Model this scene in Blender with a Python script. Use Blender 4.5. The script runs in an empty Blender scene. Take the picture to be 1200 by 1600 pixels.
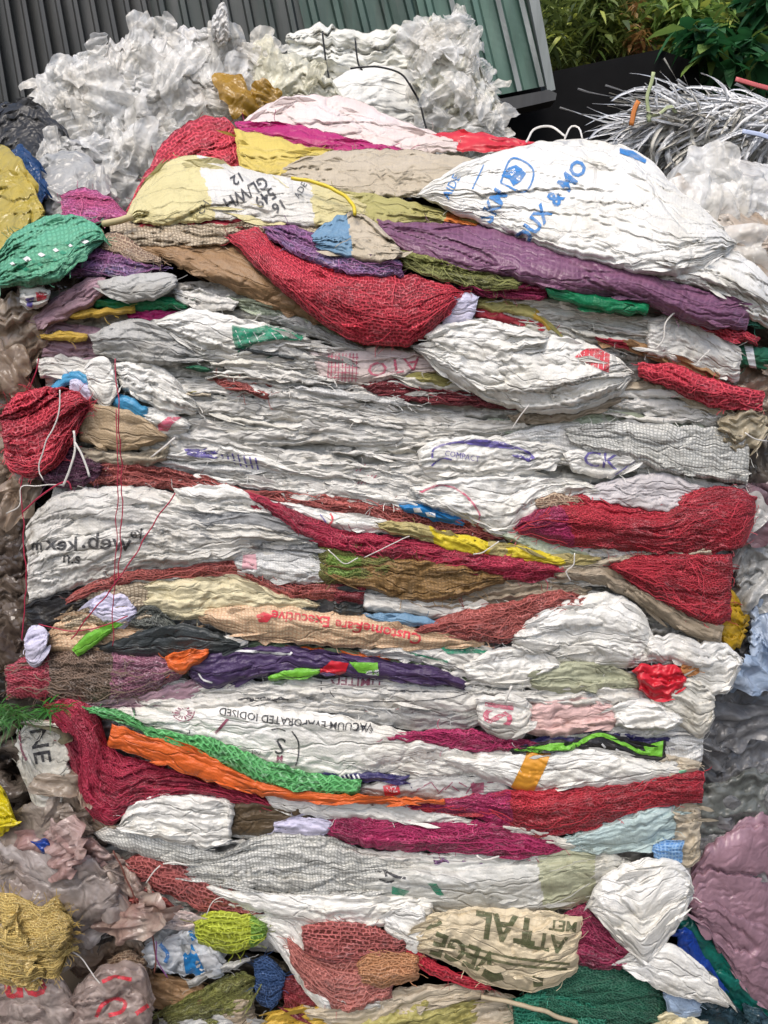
import bpy, math, random
import numpy as np
from mathutils import Vector
from mathutils.bvhtree import BVHTree
random.seed(7)
SC = bpy.context.scene; COL = SC.collection
# ------------------------------------------------------------------ camera model
CAM = np.array([0.0, -1.155, 1.4]); F = 1155.0; PIT = math.radians(12)
FW = np.array([0, math.cos(PIT), -math.sin(PIT)]); UP = np.array([0, math.sin(PIT), math.cos(PIT)])
def P(px, py, Y):
    "photo position seen at distance plane Y (metres) -> world"
    px = np.asarray(px, float); py = np.asarray(py, float); Y = np.asarray(Y, float)
    x = (px-600)/F; y = (800-py)/F
    dx = x; dy = FW[1]+y*UP[1]; dz = FW[2]+y*UP[2]
    t = (Y-CAM[1])/dy
    return np.stack([CAM[0]+dx*t, CAM[1]+dy*t, CAM[2]+dz*t], -1)
def G(px, py):
    "how the packed face of the bale curves back at its top and sides"
    px = np.asarray(px, float); py = np.asarray(py, float)
    a = np.clip(450-py, 0, None); return 0.0012*a*a/(a+60) + 0.05*np.clip(np.abs(px-600)/580, 0, 1.1)**6
# ------------------------------------------------------------------ noise
def _perm(seed):
    r = np.random.RandomState(seed % 100000); return r.permutation(256), r.uniform(0, 2*np.pi, 256)
def perlin(x, y, seed=0):
    p, ang = _perm(seed); gx, gy = np.cos(ang), np.sin(ang)
    xi = np.floor(x).astype(int); yi = np.floor(y).astype(int); xf = x-xi; yf = y-yi
    u = xf*xf*xf*(xf*(xf*6-15)+10); v = yf*yf*yf*(yf*(yf*6-15)+10)
    def g(ix, iy, fx, fy):
        h = p[(p[ix & 255]+iy) & 255]; return gx[h]*fx+gy[h]*fy
    a = g(xi, yi, xf, yf); b = g(xi+1, yi, xf-1, yf); c = g(xi, yi+1, xf, yf-1); d = g(xi+1, yi+1, xf-1, yf-1)
    return 1.5*((a*(1-u)+b*u)*(1-v)+(c*(1-u)+d*u)*v)
def ridge(S, T, ls, lt, seed, pw=.7):
    w = perlin(S/ls*.8+5, T/lt*.33, seed+1)*1.3
    return np.abs(perlin(S/ls, T/lt+w, seed))**pw
def tri(x): return 1-2*np.abs(x-np.floor(x)-.5)
def crumple(S, T, sc, seed):
    "sharp straight creases between nearly flat facets, at three sizes"
    rs = np.random.RandomState(seed); h = 0; a = 1.; f = sc*1.7
    for k in range(3):
        wx = perlin(S/f*.5, T/f*.5, seed+3+k)*.45; hk = 0
        for j in range(3):
            d = rs.uniform(0, np.pi); w2 = perlin(S/f*.6+j*5, T/f*.6, seed+20+k*3+j)*.4
            hk = hk+np.abs(tri((S*np.cos(d)+T*np.sin(d))/f*rs.uniform(.5, 1.)+w2+wx)-.5)*2/3
        h = h+a*hk; a *= .52; f *= .52
    return h*.8
def layers(S, T, ls, lt, seed):
    "overlapping sheet edges: flat treads, a sharp step and a dark slit at each edge"
    n = perlin(S/ls, T/lt+.9*perlin(S/ls*.7+3, T/lt*.3, seed+1), seed); am = np.clip(.75+.9*perlin(S/ls*.9, T/lt*.5+7, seed+2), .1, 1.4)
    m = perlin(S/ls*1.1+30, T/lt*.8+2, seed+3)
    return (.6*np.tanh(n/.035)-1.7*np.exp(-((n-.035)/.036)**2))*am+.13*n-1.5*am*np.exp(-(m/.028)**2)+.25*np.tanh(m/.04)
# ------------------------------------------------------------------ object helpers
def tag(o, label, cat, group=None, kind=None):
    if label: o['label'] = label
    if cat: o['category'] = cat
    if group: o['group'] = group
    if kind: o['kind'] = kind
    return o
def mesh_obj(name, verts, faces, mats, fmat=None, uvs=None, parent=None, smooth=True):
    me = bpy.data.meshes.new(name)
    verts = np.asarray(verts, np.float32)
    me.from_pydata(verts.tolist(), [], faces)
    for m in mats: me.materials.append(m)
    if fmat is not None: me.polygons.foreach_set('material_index', np.asarray(fmat, np.int32))
    me.polygons.foreach_set('use_smooth', np.full(len(me.polygons), smooth))
    if uvs is not None:
        ul = me.uv_layers.new(name='UVMap'); vi = np.empty(len(me.loops), np.int32); me.loops.foreach_get('vertex_index', vi)
        ul.data.foreach_set('uv', np.asarray(uvs, np.float32)[vi].ravel())
    me.update()
    o = bpy.data.objects.new(name, me); COL.objects.link(o)
    if parent: o.parent = parent
    return o
def empty(name, loc, label, cat, group=None):
    o = bpy.data.objects.new(name, None); COL.objects.link(o); o.location = loc; o.empty_display_size = .05
    return tag(o, label, cat, group)
def put(child, par):
    "parent without moving the child"
    child.parent = par; child.location = -Vector(par.location)
    return child
# ------------------------------------------------------------------ materials
def rgb(c): return (c[0], c[1], c[2], 1)
class N:
    def __init__(s, name):
        s.m = bpy.data.materials.new(name); s.m.use_nodes = True; s.t = s.m.node_tree; s.t.nodes.clear()
        s.out = s.t.nodes.new('ShaderNodeOutputMaterial')
    def n(s, typ, ins=None, **kw):
        nd = s.t.nodes.new('ShaderNode'+typ)
        for k, v in kw.items(): setattr(nd, k, v)
        if ins:
            for k, v in ins.items():
                if hasattr(v, 'is_output') or isinstance(v, bpy.types.NodeSocket): s.t.links.new(v, nd.inputs[k])
                else: nd.inputs[k].default_value = v
        return nd
    def math(s, op, a, b=0.0, c=0.0):
        return s.n('Math', {0: a, 1: b, 2: c}, operation=op).outputs[0]
    def mix(s, f, a, b, blend='MIX'):
        nd = s.t.nodes.new('ShaderNodeMix'); nd.data_type = 'RGBA'; nd.blend_type = blend
        for i, v in ((0, f), (6, a), (7, b)):
            if isinstance(v, bpy.types.NodeSocket): s.t.links.new(v, nd.inputs[i])
            else: nd.inputs[i].default_value = v
        return nd.outputs[2]
    def noise(s, vec, scale, detail=3, rough=.55, dist=0):
        return s.n('TexNoise', {'Vector': vec, 'Scale': scale, 'Detail': detail, 'Roughness': rough, 'Distortion': dist}).outputs[0]
    def ramp(s, f, lo, hi, a=0., b=1.):
        return s.n('MapRange', {0: f, 1: lo, 2: hi, 3: a, 4: b}).outputs[0]
    def scale(s, vec, sc, rot=0., loc=(0, 0, 0)):
        return s.n('Mapping', {'Vector': vec, 'Scale': sc, 'Rotation': (0, 0, rot), 'Location': loc}).outputs[0]
    def principled(s, **kw):
        p = s.n('BsdfPrincipled', {k.replace('_', ' '): v for k, v in kw.items()}); return p
    def done(s, sh): s.t.links.new(sh, s.out.inputs[0]); return s.m
_mc = {}
def woven(c, dirt=.3, grid=0., grid_c=(.25, .24, .22), rough=.5, fine=1., cell=.0055, k=0):
    key = ('w', c, dirt, grid, grid_c, rough, fine, cell, k)
    if key in _mc: return _mc[key]
    b = N('woven_plastic'); uv = b.n('UVMap').outputs[0]; ob = b.n('TexCoord').outputs['Object']
    wob = b.n('VectorMath', {0: b.n('TexNoise', {'Vector': uv, 'Scale': 22, 'Detail': 2}).outputs[1], 1: (.5, .5, .5)}, operation='SUBTRACT').outputs[0]
    uvw = b.n('VectorMath', {0: wob, 1: (.018, .018, 0), 2: uv}, operation='MULTIPLY_ADD').outputs[0]
    big = b.noise(ob, 9, 4); sm = b.noise(ob, 45, 4, .65)
    col = b.mix(b.ramp(big, .35, .7), rgb(c), rgb(tuple(x*y for x, y in zip(c, (.86, .84, .78)))))
    stain = b.math('MULTIPLY', b.ramp(sm, .5, .78), b.ramp(b.noise(ob, 5, 2), .42, .62))
    col = b.mix(b.math('MULTIPLY', stain, dirt), col, (.22, .17, .11, 1))
    # crease shade painted as dark hairlines, stronger on dirtier cloth
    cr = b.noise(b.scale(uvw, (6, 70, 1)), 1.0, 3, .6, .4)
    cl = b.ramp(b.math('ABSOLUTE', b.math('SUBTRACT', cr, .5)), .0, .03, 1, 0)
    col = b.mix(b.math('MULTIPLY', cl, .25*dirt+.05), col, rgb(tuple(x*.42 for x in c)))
    sp = b.n('SeparateXYZ', {0: uvw}); cd = cell
    def line(sock, per, w):
        f = b.math('FRACT', b.math('DIVIDE', sock, per)); return b.ramp(b.math('ABSOLUTE', b.math('SUBTRACT', f, .5)), w, w+.12)
    gx = line(sp.outputs[0], cd, .26); gy = line(sp.outputs[1], cd*.9, .26); gl = b.math('MAXIMUM', gx, gy)
    if grid: col = b.mix(b.math('MULTIPLY', gl, grid), col, rgb(grid_c))
    n1 = b.noise(b.scale(uvw, (2.6, 19, 1), .10), 1.0, 2., .5, .2); mod = b.ramp(b.noise(b.scale(uv, (7, 18, 1)), 1.0, 2), .35, .65)
    ct = b.math('PINGPONG', b.math('MULTIPLY', n1, 6.5), .5)                      # nested flowing folds
    vo = b.n('TexVoronoi', {'Vector': b.scale(uvw, (11, 22, 1), .5), 'Scale': 1.0, 'Randomness': 1.}, feature='DISTANCE_TO_EDGE').outputs[0]
    vg = b.ramp(vo, 0., .07); vo2 = b.n('TexVoronoi', {'Vector': b.scale(uvw, (38, 70, 1), .4), 'Scale': 1.0}, feature='DISTANCE_TO_EDGE').outputs[0]
    h = b.math('ADD', b.math('MULTIPLY', b.math('MULTIPLY', ct, mod), .6), b.math('MULTIPLY', vg, .26))
    h = b.math('ADD', h, b.math('MULTIPLY', b.ramp(vo2, 0., .12), .08)); h = b.math('ADD', h, b.math('MULTIPLY', vo, .3))
    va = b.n('TexVoronoi', {'Vector': b.scale(uvw, (5.5, 15, 1), -.35), 'Scale': 1.0, 'Randomness': 1.}, feature='DISTANCE_TO_EDGE').outputs[0]
    vb = b.n('TexVoronoi', {'Vector': b.scale(uvw, (6.5, 26, 1), .22), 'Scale': 1.0, 'Randomness': 1.}, feature='DISTANCE_TO_EDGE').outputs[0]
    h = b.math('ADD', h, b.math('MULTIPLY', b.ramp(va, 0., .035), .75)); h = b.math('ADD', h, b.math('MULTIPLY', b.ramp(vb, 0., .03), .6))
    h = b.math('ADD', h, b.math('MULTIPLY', gl, -.08-.10*grid))
    bm = b.n('Bump', {'Strength': .8*fine, 'Distance': .0034, 'Height': h})
    p = b.principled(Base_Color=col, Roughness=rough, Normal=bm.outputs[0]); p.inputs['Specular IOR Level'].default_value = .35
    m = b.done(p.outputs[0]); _mc[key] = m; return m
def net(c, gap, cell=.007, rot=0., c2=None, warp=.5, asp=.65, light=.0, holes=.85, wk=.5):
    key = (wk, 'n', c, gap, cell, rot, c2, warp, asp, light, holes)
    if key in _mc: return _mc[key]
    b = N('knitted_net'); uv = b.n('UVMap').outputs[0]; ob = b.n('TexCoord').outputs['Object']
    wn = b.n('TexNoise', {'Vector': b.scale(uv, (8, 18, 1)), 'Scale': 1, 'Detail': 3, 'Roughness': .6}).outputs[1]
    wob = b.n('VectorMath', {0: wn, 1: (.5, .5, .5)}, operation='SUBTRACT').outputs[0]
    uvw = b.n('VectorMath', {0: wob, 1: (.1*warp, .06*warp, 0), 2: uv}, operation='MULTIPLY_ADD').outputs[0]
    fz = b.n('VectorMath', {0: b.n('VectorMath', {0: b.n('TexNoise', {'Vector': uv, 'Scale': 260, 'Detail': 2}).outputs[1], 1: (.5, .5, .5)}, operation='SUBTRACT').outputs[0], 1: (.004, .004, 0), 2: uvw}, operation='MULTIPLY_ADD').outputs[0]
    q = b.scale(fz, (1, 1, 1), rot); sp = b.n('SeparateXYZ', {0: q})
    v = b.math('DIVIDE', sp.outputs[1], cell*asp); row = b.math('FLOOR', v)
    u = b.math('ADD', b.math('DIVIDE', sp.outputs[0], cell), b.math('MULTIPLY', row, .5))
    fu = b.math('ABSOLUTE', b.math('SUBTRACT', b.math('FRACT', u), .5)); fv = b.math('ABSOLUTE', b.math('SUBTRACT', b.math('FRACT', v), .5))
    th = b.math('MAXIMUM', b.ramp(fu, .27, .42), b.ramp(fv, .22, .4))        # 1 on threads
    dens = b.ramp(b.noise(b.scale(uv, (9, 30, 1)), 1.0, 3, .6), .38, .62)    # bunched up or stretched open
    cb = c2 or tuple(x*.55 for x in c)
    cc = b.mix(b.ramp(b.noise(ob, 16, 3), .4, .65), rgb(c), rgb(cb)); cc = b.mix(b.math('MULTIPLY', th, .16), cc, rgb(tuple(min(1, .18+x*.9) for x in c)))
    if light: cc = b.mix(b.math('MULTIPLY', b.math('MULTIPLY', b.ramp(b.noise(b.scale(fz, (60, 260, 1)), 1., 2), .5, .62), b.ramp(b.noise(ob, 14, 2), .4, .6)), light*1.5), cc, rgb(tuple(min(1, .22+x*.8) for x in c)))
    col = b.mix(b.math('MULTIPLY', b.math('SUBTRACT', 1., th), b.math('MULTIPLY_ADD', dens, holes*.5, holes*.5)), cc, rgb(gap))
    wr = b.noise(b.scale(uvw, (4, 40, 1)), 1.0, 3, .5, .4)
    h = b.math('ADD', b.math('MULTIPLY', b.math('PINGPONG', b.math('MULTIPLY', wr, 7.), .5), wk), b.math('MULTIPLY', th, .7))
    bm = b.n('Bump', {'Strength': .9, 'Distance': .004, 'Height': h})
    p = b.principled(Base_Color=col, Roughness=.55, Normal=bm.outputs[0]); p.inputs['Specular IOR Level'].default_value = .3
    m = b.done(p.outputs[0]); m['yarn'] = list(c); _mc[key] = m; return m
def film(c, c2=None, rough=.22, alpha=1., sc=1., bump=1., dirt=.2):
    key = ('f', c, c2, rough, alpha, sc, bump, dirt)
    if key in _mc: return _mc[key]
    b = N('plastic_film'); ob = b.n('TexCoord').outputs['Object']
    col = b.mix(b.ramp(b.noise(ob, 11*sc, 4, .6, .8), .38, .62), rgb(c), rgb(c2 or tuple(x*.75 for x in c)))
    col = b.mix(b.math('MULTIPLY', b.ramp(b.noise(ob, 30*sc, 4, .7), .52, .75), dirt), col, rgb(tuple(x*y for x, y in zip(c, (.45, .36, .26)))))
    wv = b.n('VectorMath', {0: b.n('TexNoise', {'Vector': ob, 'Scale': 9*sc, 'Detail': 3}).outputs[1], 1: (.11/sc, .11/sc, .11/sc), 2: ob}, operation='MULTIPLY_ADD').outputs[0]
    v1 = b.n('TexVoronoi', {'Vector': wv, 'Scale': 17*sc}, feature='DISTANCE_TO_EDGE').outputs[0]; v2 = b.n('TexVoronoi', {'Vector': wv, 'Scale': 46*sc}, feature='DISTANCE_TO_EDGE').outputs[0]
    ct = b.math('PINGPONG', b.math('MULTIPLY', b.noise(wv, 7*sc, 2, .5), 9.), .5)
    h = b.math('ADD', b.math('MULTIPLY', b.ramp(v1, 0, .35), 1.1), b.math('MULTIPLY', b.ramp(v2, 0, .3), .4)); h = b.math('ADD', h, b.math('MULTIPLY', ct, .9))
    bm = b.n('Bump', {'Strength': .5*bump, 'Distance': .006/sc, 'Height': h})
    p = b.principled(Base_Color=col, Roughness=rough, Normal=bm.outputs[0], Alpha=alpha); p.inputs['Specular IOR Level'].default_value = .6
    tr = b.n('BsdfTranslucent', {'Color': col, 'Normal': bm.outputs[0]})
    mx = b.n('MixShader', {0: .3, 1: p.outputs[0], 2: tr.outputs[0]})
    if alpha < 1:
        tp = b.n('BsdfTransparent', {'Color': (1, 1, 1, 1)}); p.inputs['Alpha'].default_value = 1.
        sk = b.math('MULTIPLY_ADD', b.ramp(ct, 0, .5), .30, alpha-.15)
        mx = b.n('MixShader', {0: sk, 1: tp.outputs[0], 2: mx.outputs[0]})
    m = b.done(mx.outputs[0]); _mc[key] = m; return m
def plain(c, rough=.5, var=.25, sc=30, metal=0., bump=.2, name='plain_surface'):
    key = ('p', c, rough, var, sc, metal, bump)
    if key in _mc: return _mc[key]
    b = N(name); ob = b.n('TexCoord').outputs['Object']; n1 = b.noise(ob, sc, 5, .6)
    col = b.mix(b.ramp(n1, .35, .7, 0, 1), rgb(c), rgb(tuple(x*(1-var) for x in c)))
    bm = b.n('Bump', {'Strength': bump, 'Distance': .002, 'Height': n1})
    p = b.principled(Base_Color=col, Roughness=rough, Metallic=metal, Normal=bm.outputs[0]); p.inputs['Specular IOR Level'].default_value = .15 if rough > .7 else .45
    m = b.done(p.outputs[0]); _mc[key] = m; return m
def ink(c, fade=.5):
    b = N('faded_print'); ob = b.n('TexCoord').outputs['Object']
    a1 = b.ramp(b.noise(ob, 55, 4, .7), .36, .60); a2 = b.ramp(b.noise(b.scale(ob, (60, 60, 300)), 1., 3, .7), .38, .52)
    al = b.math('MULTIPLY_ADD', b.math('MULTIPLY', a1, a2), fade+.1, .92-fade)
    p = b.principled(Base_Color=rgb(c), Roughness=.55, Alpha=al); return b.done(p.outputs[0])
# ------------------------------------------------------------------ outline -> crushed sack
def pts(s): return np.array([[float(a) for a in q.split(',')] for q in s.split()])
def resample(p, n):
    "Catmull-Rom through the points, n samples evenly along it"
    q = np.vstack([2*p[0]-p[1], p, 2*p[-1]-p[-2]]); out = []
    for i in range(1, len(q)-2):
        t = np.linspace(0, 1, 24, endpoint=False)[:, None]; a, b, c, d = q[i-1], q[i], q[i+1], q[i+2]
        out.append(.5*((2*b)+(c-a)*t+(2*a-5*b+4*c-d)*t*t+(3*b-a-3*c+d)*t**3))
    out = np.vstack(out+[p[-1:]]); L = np.r_[0, np.cumsum(np.hypot(*np.diff(out, axis=0).T))]
    s = np.linspace(0, L[-1], n); return np.stack([np.interp(s, L, out[:, 0]), np.interp(s, L, out[:, 1])], 1), L[-1]
_seed = [100]
class Piece: pass
REG = {}
def sack(name, label, cat, top, bot, mat, z=0, Y=None, bulge=16, depth=.16, fold=5., saw=4., cr=2.5, lt=13., ls=110., csc=38., R=11.,
         edge=2.2, step=2.6, bands=None, group=None, key=None, fray=0, kind=None, parent=None, sag=0, curl=0, flaps=None, flap_mat=None):
    _seed[0] += 37; sd = _seed[0]; rs = np.random.RandomState(sd)
    tp, bt = pts(top), pts(bot)
    L0 = max(np.hypot(*np.diff(tp, axis=0).T).sum(), np.hypot(*np.diff(bt, axis=0).T).sum())
    nu = int(max(10, L0/step))+1; A, La = resample(tp, nu); B, Lb = resample(bt, nu); L = (La+Lb)/2
    w = np.hypot(*(A-B).T); W = w.max(); nv = int(max(6, W/step*1.15))+1
    v = np.linspace(0, 1, nv)[:, None]; s = np.linspace(0, L, nu)[None, :]
    S = np.repeat(s, nv, 0); V = np.repeat(v, nu, 1)
    # ragged outline
    jt = perlin(s[0]/17., s[0]*0+.3, sd)*edge+perlin(s[0]/6., s[0]*0+.7, sd+5)*edge*.45
    jb = perlin(s[0]/19., s[0]*0+.3, sd+9)*edge+perlin(s[0]/6., s[0]*0+.7, sd+6)*edge*.45
    ja = (tri(s[0]/rs.uniform(45, 80)+perlin(s[0]/60., s[0]*0+.2, sd+2)*1.2)-.5)*edge*1.5; jc = (tri(s[0]/rs.uniform(40, 75)+perlin(s[0]/60., s[0]*0+.8, sd+4)*1.2)-.5)*edge*1.5
    A = A+np.stack([jt*.3, jt+ja], 1); B = B+np.stack([jb*.3, jb+jc], 1)
    PX = B[None, :, 0]*(1-v)+A[None, :, 0]*v; PY = B[None, :, 1]*(1-v)+A[None, :, 1]*v
    je = 0*V; je = perlin(V*W/14.+3, V*0+.5, sd+77)*edge*1.2
    endw = np.clip(1-np.minimum(S, L-S)/30., 0, 1)
    PX = PX+je*endw
    T = V*(W*.55+w[None, :]*.45)
    e_v = np.minimum(V, 1-V)*w[None, :]; e_u = np.minimum(S, L-S)
    def rnd(e, r): x = np.clip(e/r, 0, 1); return np.sqrt(np.clip(1-(1-x)**2, 0, 1))
    R = max(R*.62, bulge*1.15 if bulge >= 30 and saw < 7 else 0); Rv = min(R, W*.45); tl = rs.uniform(-.28, .45)
    prof = rnd(e_v, Rv)*rnd(e_u, R)*(.80+.20*np.sin(np.pi*np.clip(V, 0, 1)))*(1+tl*(.5-V))
    h = bulge*(.62 if bulge < 60 else .8)*prof
    damp = .30+.70*np.clip(np.minimum(e_v/5., e_u/7.), 0, 1)
    wd = 3.5*perlin(S/40., V*0+1.5, sd+71)                     # hems: extra plies along the border
    hm = (bulge < 34)*np.clip(.2+1.6*perlin(S/55.+8, V*0+V, sd+72), 0, 1)
    for dd, aa in ((5.5, 1.3), (11., 1.1)): h = h+aa*hm*np.tanh((e_v-dd-wd)/1.2)*np.clip(w[None, :]/30., 0, 1)
    k1, k2, k3 = rs.uniform(-.10, .10), rs.uniform(.12, .34)*rs.choice([-1, 1]), rs.uniform(-.5, .5)
    pm = np.clip(.55+1.3*perlin(S/90.+3, T/40.+5, sd+81), .15, 1.2)          # some stretches hang smooth
    h = h+fold*.95*layers(S, T+k1*S, ls*1.9, lt*1.5, sd)*damp+fold*.5*layers(S+40, T+k2*S, ls*1.0, lt*.95, sd+21)*damp*pm+fold*.22*layers(S+90, T+k3*S, ls*.6, lt*.6, sd+22)*damp*pm
    h = h+fold*.5*perlin(S/ls, T/(lt*1.6), sd+27)*damp
    if saw:
        ph = T/(lt*1.5)+1.5*perlin(S/(ls*1.3), T/(lt*4), sd+31)+.35*perlin(S/(ls*.35), T/(lt*2), sd+32)
        am = np.clip(.45+perlin(S/(ls*.8), T/(lt*2)+4, sd+33), 0, 1.3); fr = ph-np.floor(ph)
        h = h+saw*1.0*((1-fr)*np.clip(fr/.10, 0, 1)-.3)*am*damp
    if cr: h = h+cr*2.1*(crumple(S, T*1.25, csc*1.35, sd+50)-.5)*damp
    if sag: h = h+sag*np.sin(np.pi*V)*np.sin(np.pi*S/L)
    if curl: h = h+curl*perlin(S/60., T/60., sd+91)
    Yb = (G(PX, PY) if Y is None else Y)-z*.001-h*.001
    V3 = P(PX, PY, Yb).reshape(-1, 3)
    UVg = np.stack([S.ravel()+sd % 97, T.ravel()+sd % 53], 1)*.001
    idx = np.arange(nu*nv).reshape(nv, nu)
    q = np.stack([idx[:-1, :-1], idx[:-1, 1:], idx[1:, 1:], idx[1:, :-1]], -1).reshape(-1, 4)
    # wrap the border back into a closed body of real thickness
    loop = np.r_[idx[0, :], idx[1:, -1], idx[-1, -2::-1], idx[-2:0:-1, 0]]
    lpx, lpy = PX.ravel()[loop], PY.ravel()[loop]; u_of = loop % nu
    cx = PX.mean(0)[u_of]; cy = PY.mean(0)[u_of]
    bY = Yb.mean(0); bY = np.interp(np.arange(nu), np.arange(nu), bY)[u_of]
    rings = []
    for k, (sh, dp) in enumerate(((.03, .010), (.10, .045), (.18, depth))):
        xx = lpx+(cx-lpx)*sh; yy = lpy+(cy-lpy)*sh
        inx = 1-np.clip(np.minimum(u_of, nu-1-u_of)/(nu*.1), 0, 1); mid = PX.mean()
        xx = xx+(mid-xx)*sh*.15*inx
        rings.append(P(xx, yy, np.maximum(Yb.ravel()[loop], bY if k == 2 else -9)+dp))
    n0 = nu*nv; nl = len(loop); VV = np.vstack([V3]+rings); prev = loop; fl = q.tolist()
    for k in range(3):
        cur = np.arange(n0+k*nl, n0+(k+1)*nl)
        fl += np.stack([prev, cur, np.roll(cur, -1), np.roll(prev, -1)], 1)[:, ::-1].tolist(); prev = cur
    fl.append(prev.tolist()[::-1][::-1])
    uv = np.vstack([UVg, UVg[loop]+[.003, .003], UVg[loop]+[.008, .008], UVg[loop]+[.02, .02]])
    mats = [mat]; fm = np.zeros(len(fl), int)
    if bands:
        fs = (S[:-1, :-1]/L).ravel(); ft = (V[:-1, :-1]).ravel()
        jit = perlin(S[:-1, :-1]/25., T[:-1, :-1]/12., sd+61).ravel()*.012
        for (a, b_, c_, d_, mm) in bands:
            mats.append(mm); sel = (fs+jit >= a) & (fs+jit < b_) & (ft+jit*3 >= c_) & (ft+jit*3 < d_)
            fm[:len(q)][sel] = len(mats)-1
    pc = Piece(); pc.sd = sd
    pc.geo = [VV, fl, uv, fm, mats]; pc.front = (V3, q); pc.bvh = None; pc.fray = fray; pc.flaps = flaps; pc.flap_mat = flap_mat; pc.grid = (PX, PY, Yb)
    pc.meta = (name, label, cat, group, kind, parent); pc.loop = (lpx, lpy, Yb.ravel()[loop])
    pc.key = key or ('k%d' % sd); REG[pc.key] = pc
    return pc
# ------------------------------------------------------------------ prints on the cloth
def ray(pc, px, py):
    if pc.bvh is None: pc.bvh = BVHTree.FromPolygons([Vector(x) for x in pc.front[0]], pc.front[1].tolist())
    o = Vector(CAM); d = Vector(P(px, py, 1.0))-o; d.normalize()
    h, n, i, t = pc.bvh.ray_cast(o, d)
    if h is None: return None
    if n.dot(d) > 0: n = -n
    return h, n, i
def add_print(pc, tris2d, mat, off=.0009):
    "tris2d: list of triangles in photo px; lays them on the cloth of piece pc"
    cache = {}; nv = []; nf = []; VV, fl, uv, fm, mats = pc.geo; base = len(VV); nuv = []
    def vert(p):
        k = (round(p[0], 1), round(p[1], 1))
        if k in cache: return cache[k]
        r = ray(pc, p[0], p[1])
        if r is None: cache[k] = None; return None
        h, n, i = r; f = pc.front[1][i]; nuv.append(uv[f[0]]); nv.append(h+n*off-(h-Vector(CAM)).normalized()*.0006); cache[k] = base+len(nv)-1; return cache[k]
    def rec(t, dpt):
        a, b, c = t; e = [math.dist(a, b), math.dist(b, c), math.dist(c, a)]; m = max(e)
        if m > 3.6 and dpt < 12:
            i = e.index(m); a, b, c = (a, b, c) if i == 0 else ((b, c, a) if i == 1 else (c, a, b))
            mm = ((a[0]+b[0])/2, (a[1]+b[1])/2); rec((a, mm, c), dpt+1); rec((mm, b, c), dpt+1); return
        ids = [vert(p) for p in (a, b, c)]
        if None in ids or len(set(ids)) < 3: return
        nf.append(ids)
    for t in tris2d: rec(t, 0)
    if not nf: return
    mats.append(mat); pc.geo[0] = np.vstack([VV, np.array([list(x) for x in nv])]); pc.geo[2] = np.vstack([uv, np.array(nuv)])
    fl.extend(nf); pc.geo[3] = np.r_[fm, np.full(len(nf), len(mats)-1)]
def poly_print(pc, s, mat, holes=None):
    p = pts(s); from mathutils.geometry import tessellate_polygon
    t = tessellate_polygon([[Vector((x, y, 0)) for x, y in p]])
    add_print(pc, [tuple((float(p[i][0]), float(p[i][1])) for i in tr) for tr in t], mat)
def line_print(pc, s, w, mat):
    p, L = resample(pts(s), max(3, int(0.2*np.hypot(*np.diff(pts(s), axis=0).T).sum())+2)); tr = []
    d = np.gradient(p, axis=0); d /= np.maximum(np.hypot(*d.T), 1e-6)[:, None]; nn = np.stack([-d[:, 1], d[:, 0]], 1)*w/2
    a, b = p+nn, p-nn
    for i in range(len(p)-1):
        tr += [(tuple(a[i]), tuple(b[i]), tuple(b[i+1])), (tuple(a[i]), tuple(b[i+1]), tuple(a[i+1]))]
    add_print(pc, tr, mat)
def text_print(pc, txt, cx, cy, size, ang, mat, mirror=False, bold=0., sx=1., bend=0., skip=0.):
    "letters of height ~size px centred at photo px; ang in degrees, clockwise positive on the photo"
    cu = bpy.data.curves.new('t', 'FONT'); cu.body = txt; cu.align_x = 'CENTER'; cu.align_y = 'CENTER'; cu.resolution_u = 2; cu.offset = bold
    o = bpy.data.objects.new('t', cu); COL.objects.link(o); dg = bpy.context.evaluated_depsgraph_get(); dg.update()
    me = o.evaluated_get(dg).to_mesh(); me.calc_loop_triangles(); vs = [v.co.copy() for v in me.vertices]
    tr = [tuple(t.vertices) for t in me.loop_triangles]; o.evaluated_get(dg).to_mesh_clear(); bpy.data.objects.remove(o); bpy.data.curves.remove(cu)
    a = math.radians(ang); k = size/.7; q = []
    for v in vs:
        x = v.x*k*sx*(-1 if mirror else 1); y = -v.y*k+bend*(v.x*k*sx)**2
        q.append((cx+x*math.cos(a)-y*math.sin(a), cy+x*math.sin(a)+y*math.cos(a)))
    add_print(pc, [tuple(q[i] for i in t) for t in tr], mat)
_thr = {}
def THREAD(m):
    "plain yarn in the colour of a net"
    if m.name in _thr: return _thr[m.name]
    c = m.get('yarn') or (.4, .1, .1); t = plain(tuple(min(1, .03+x*1.05) for x in c), .6, .2); _thr[m.name] = t; return t
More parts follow.
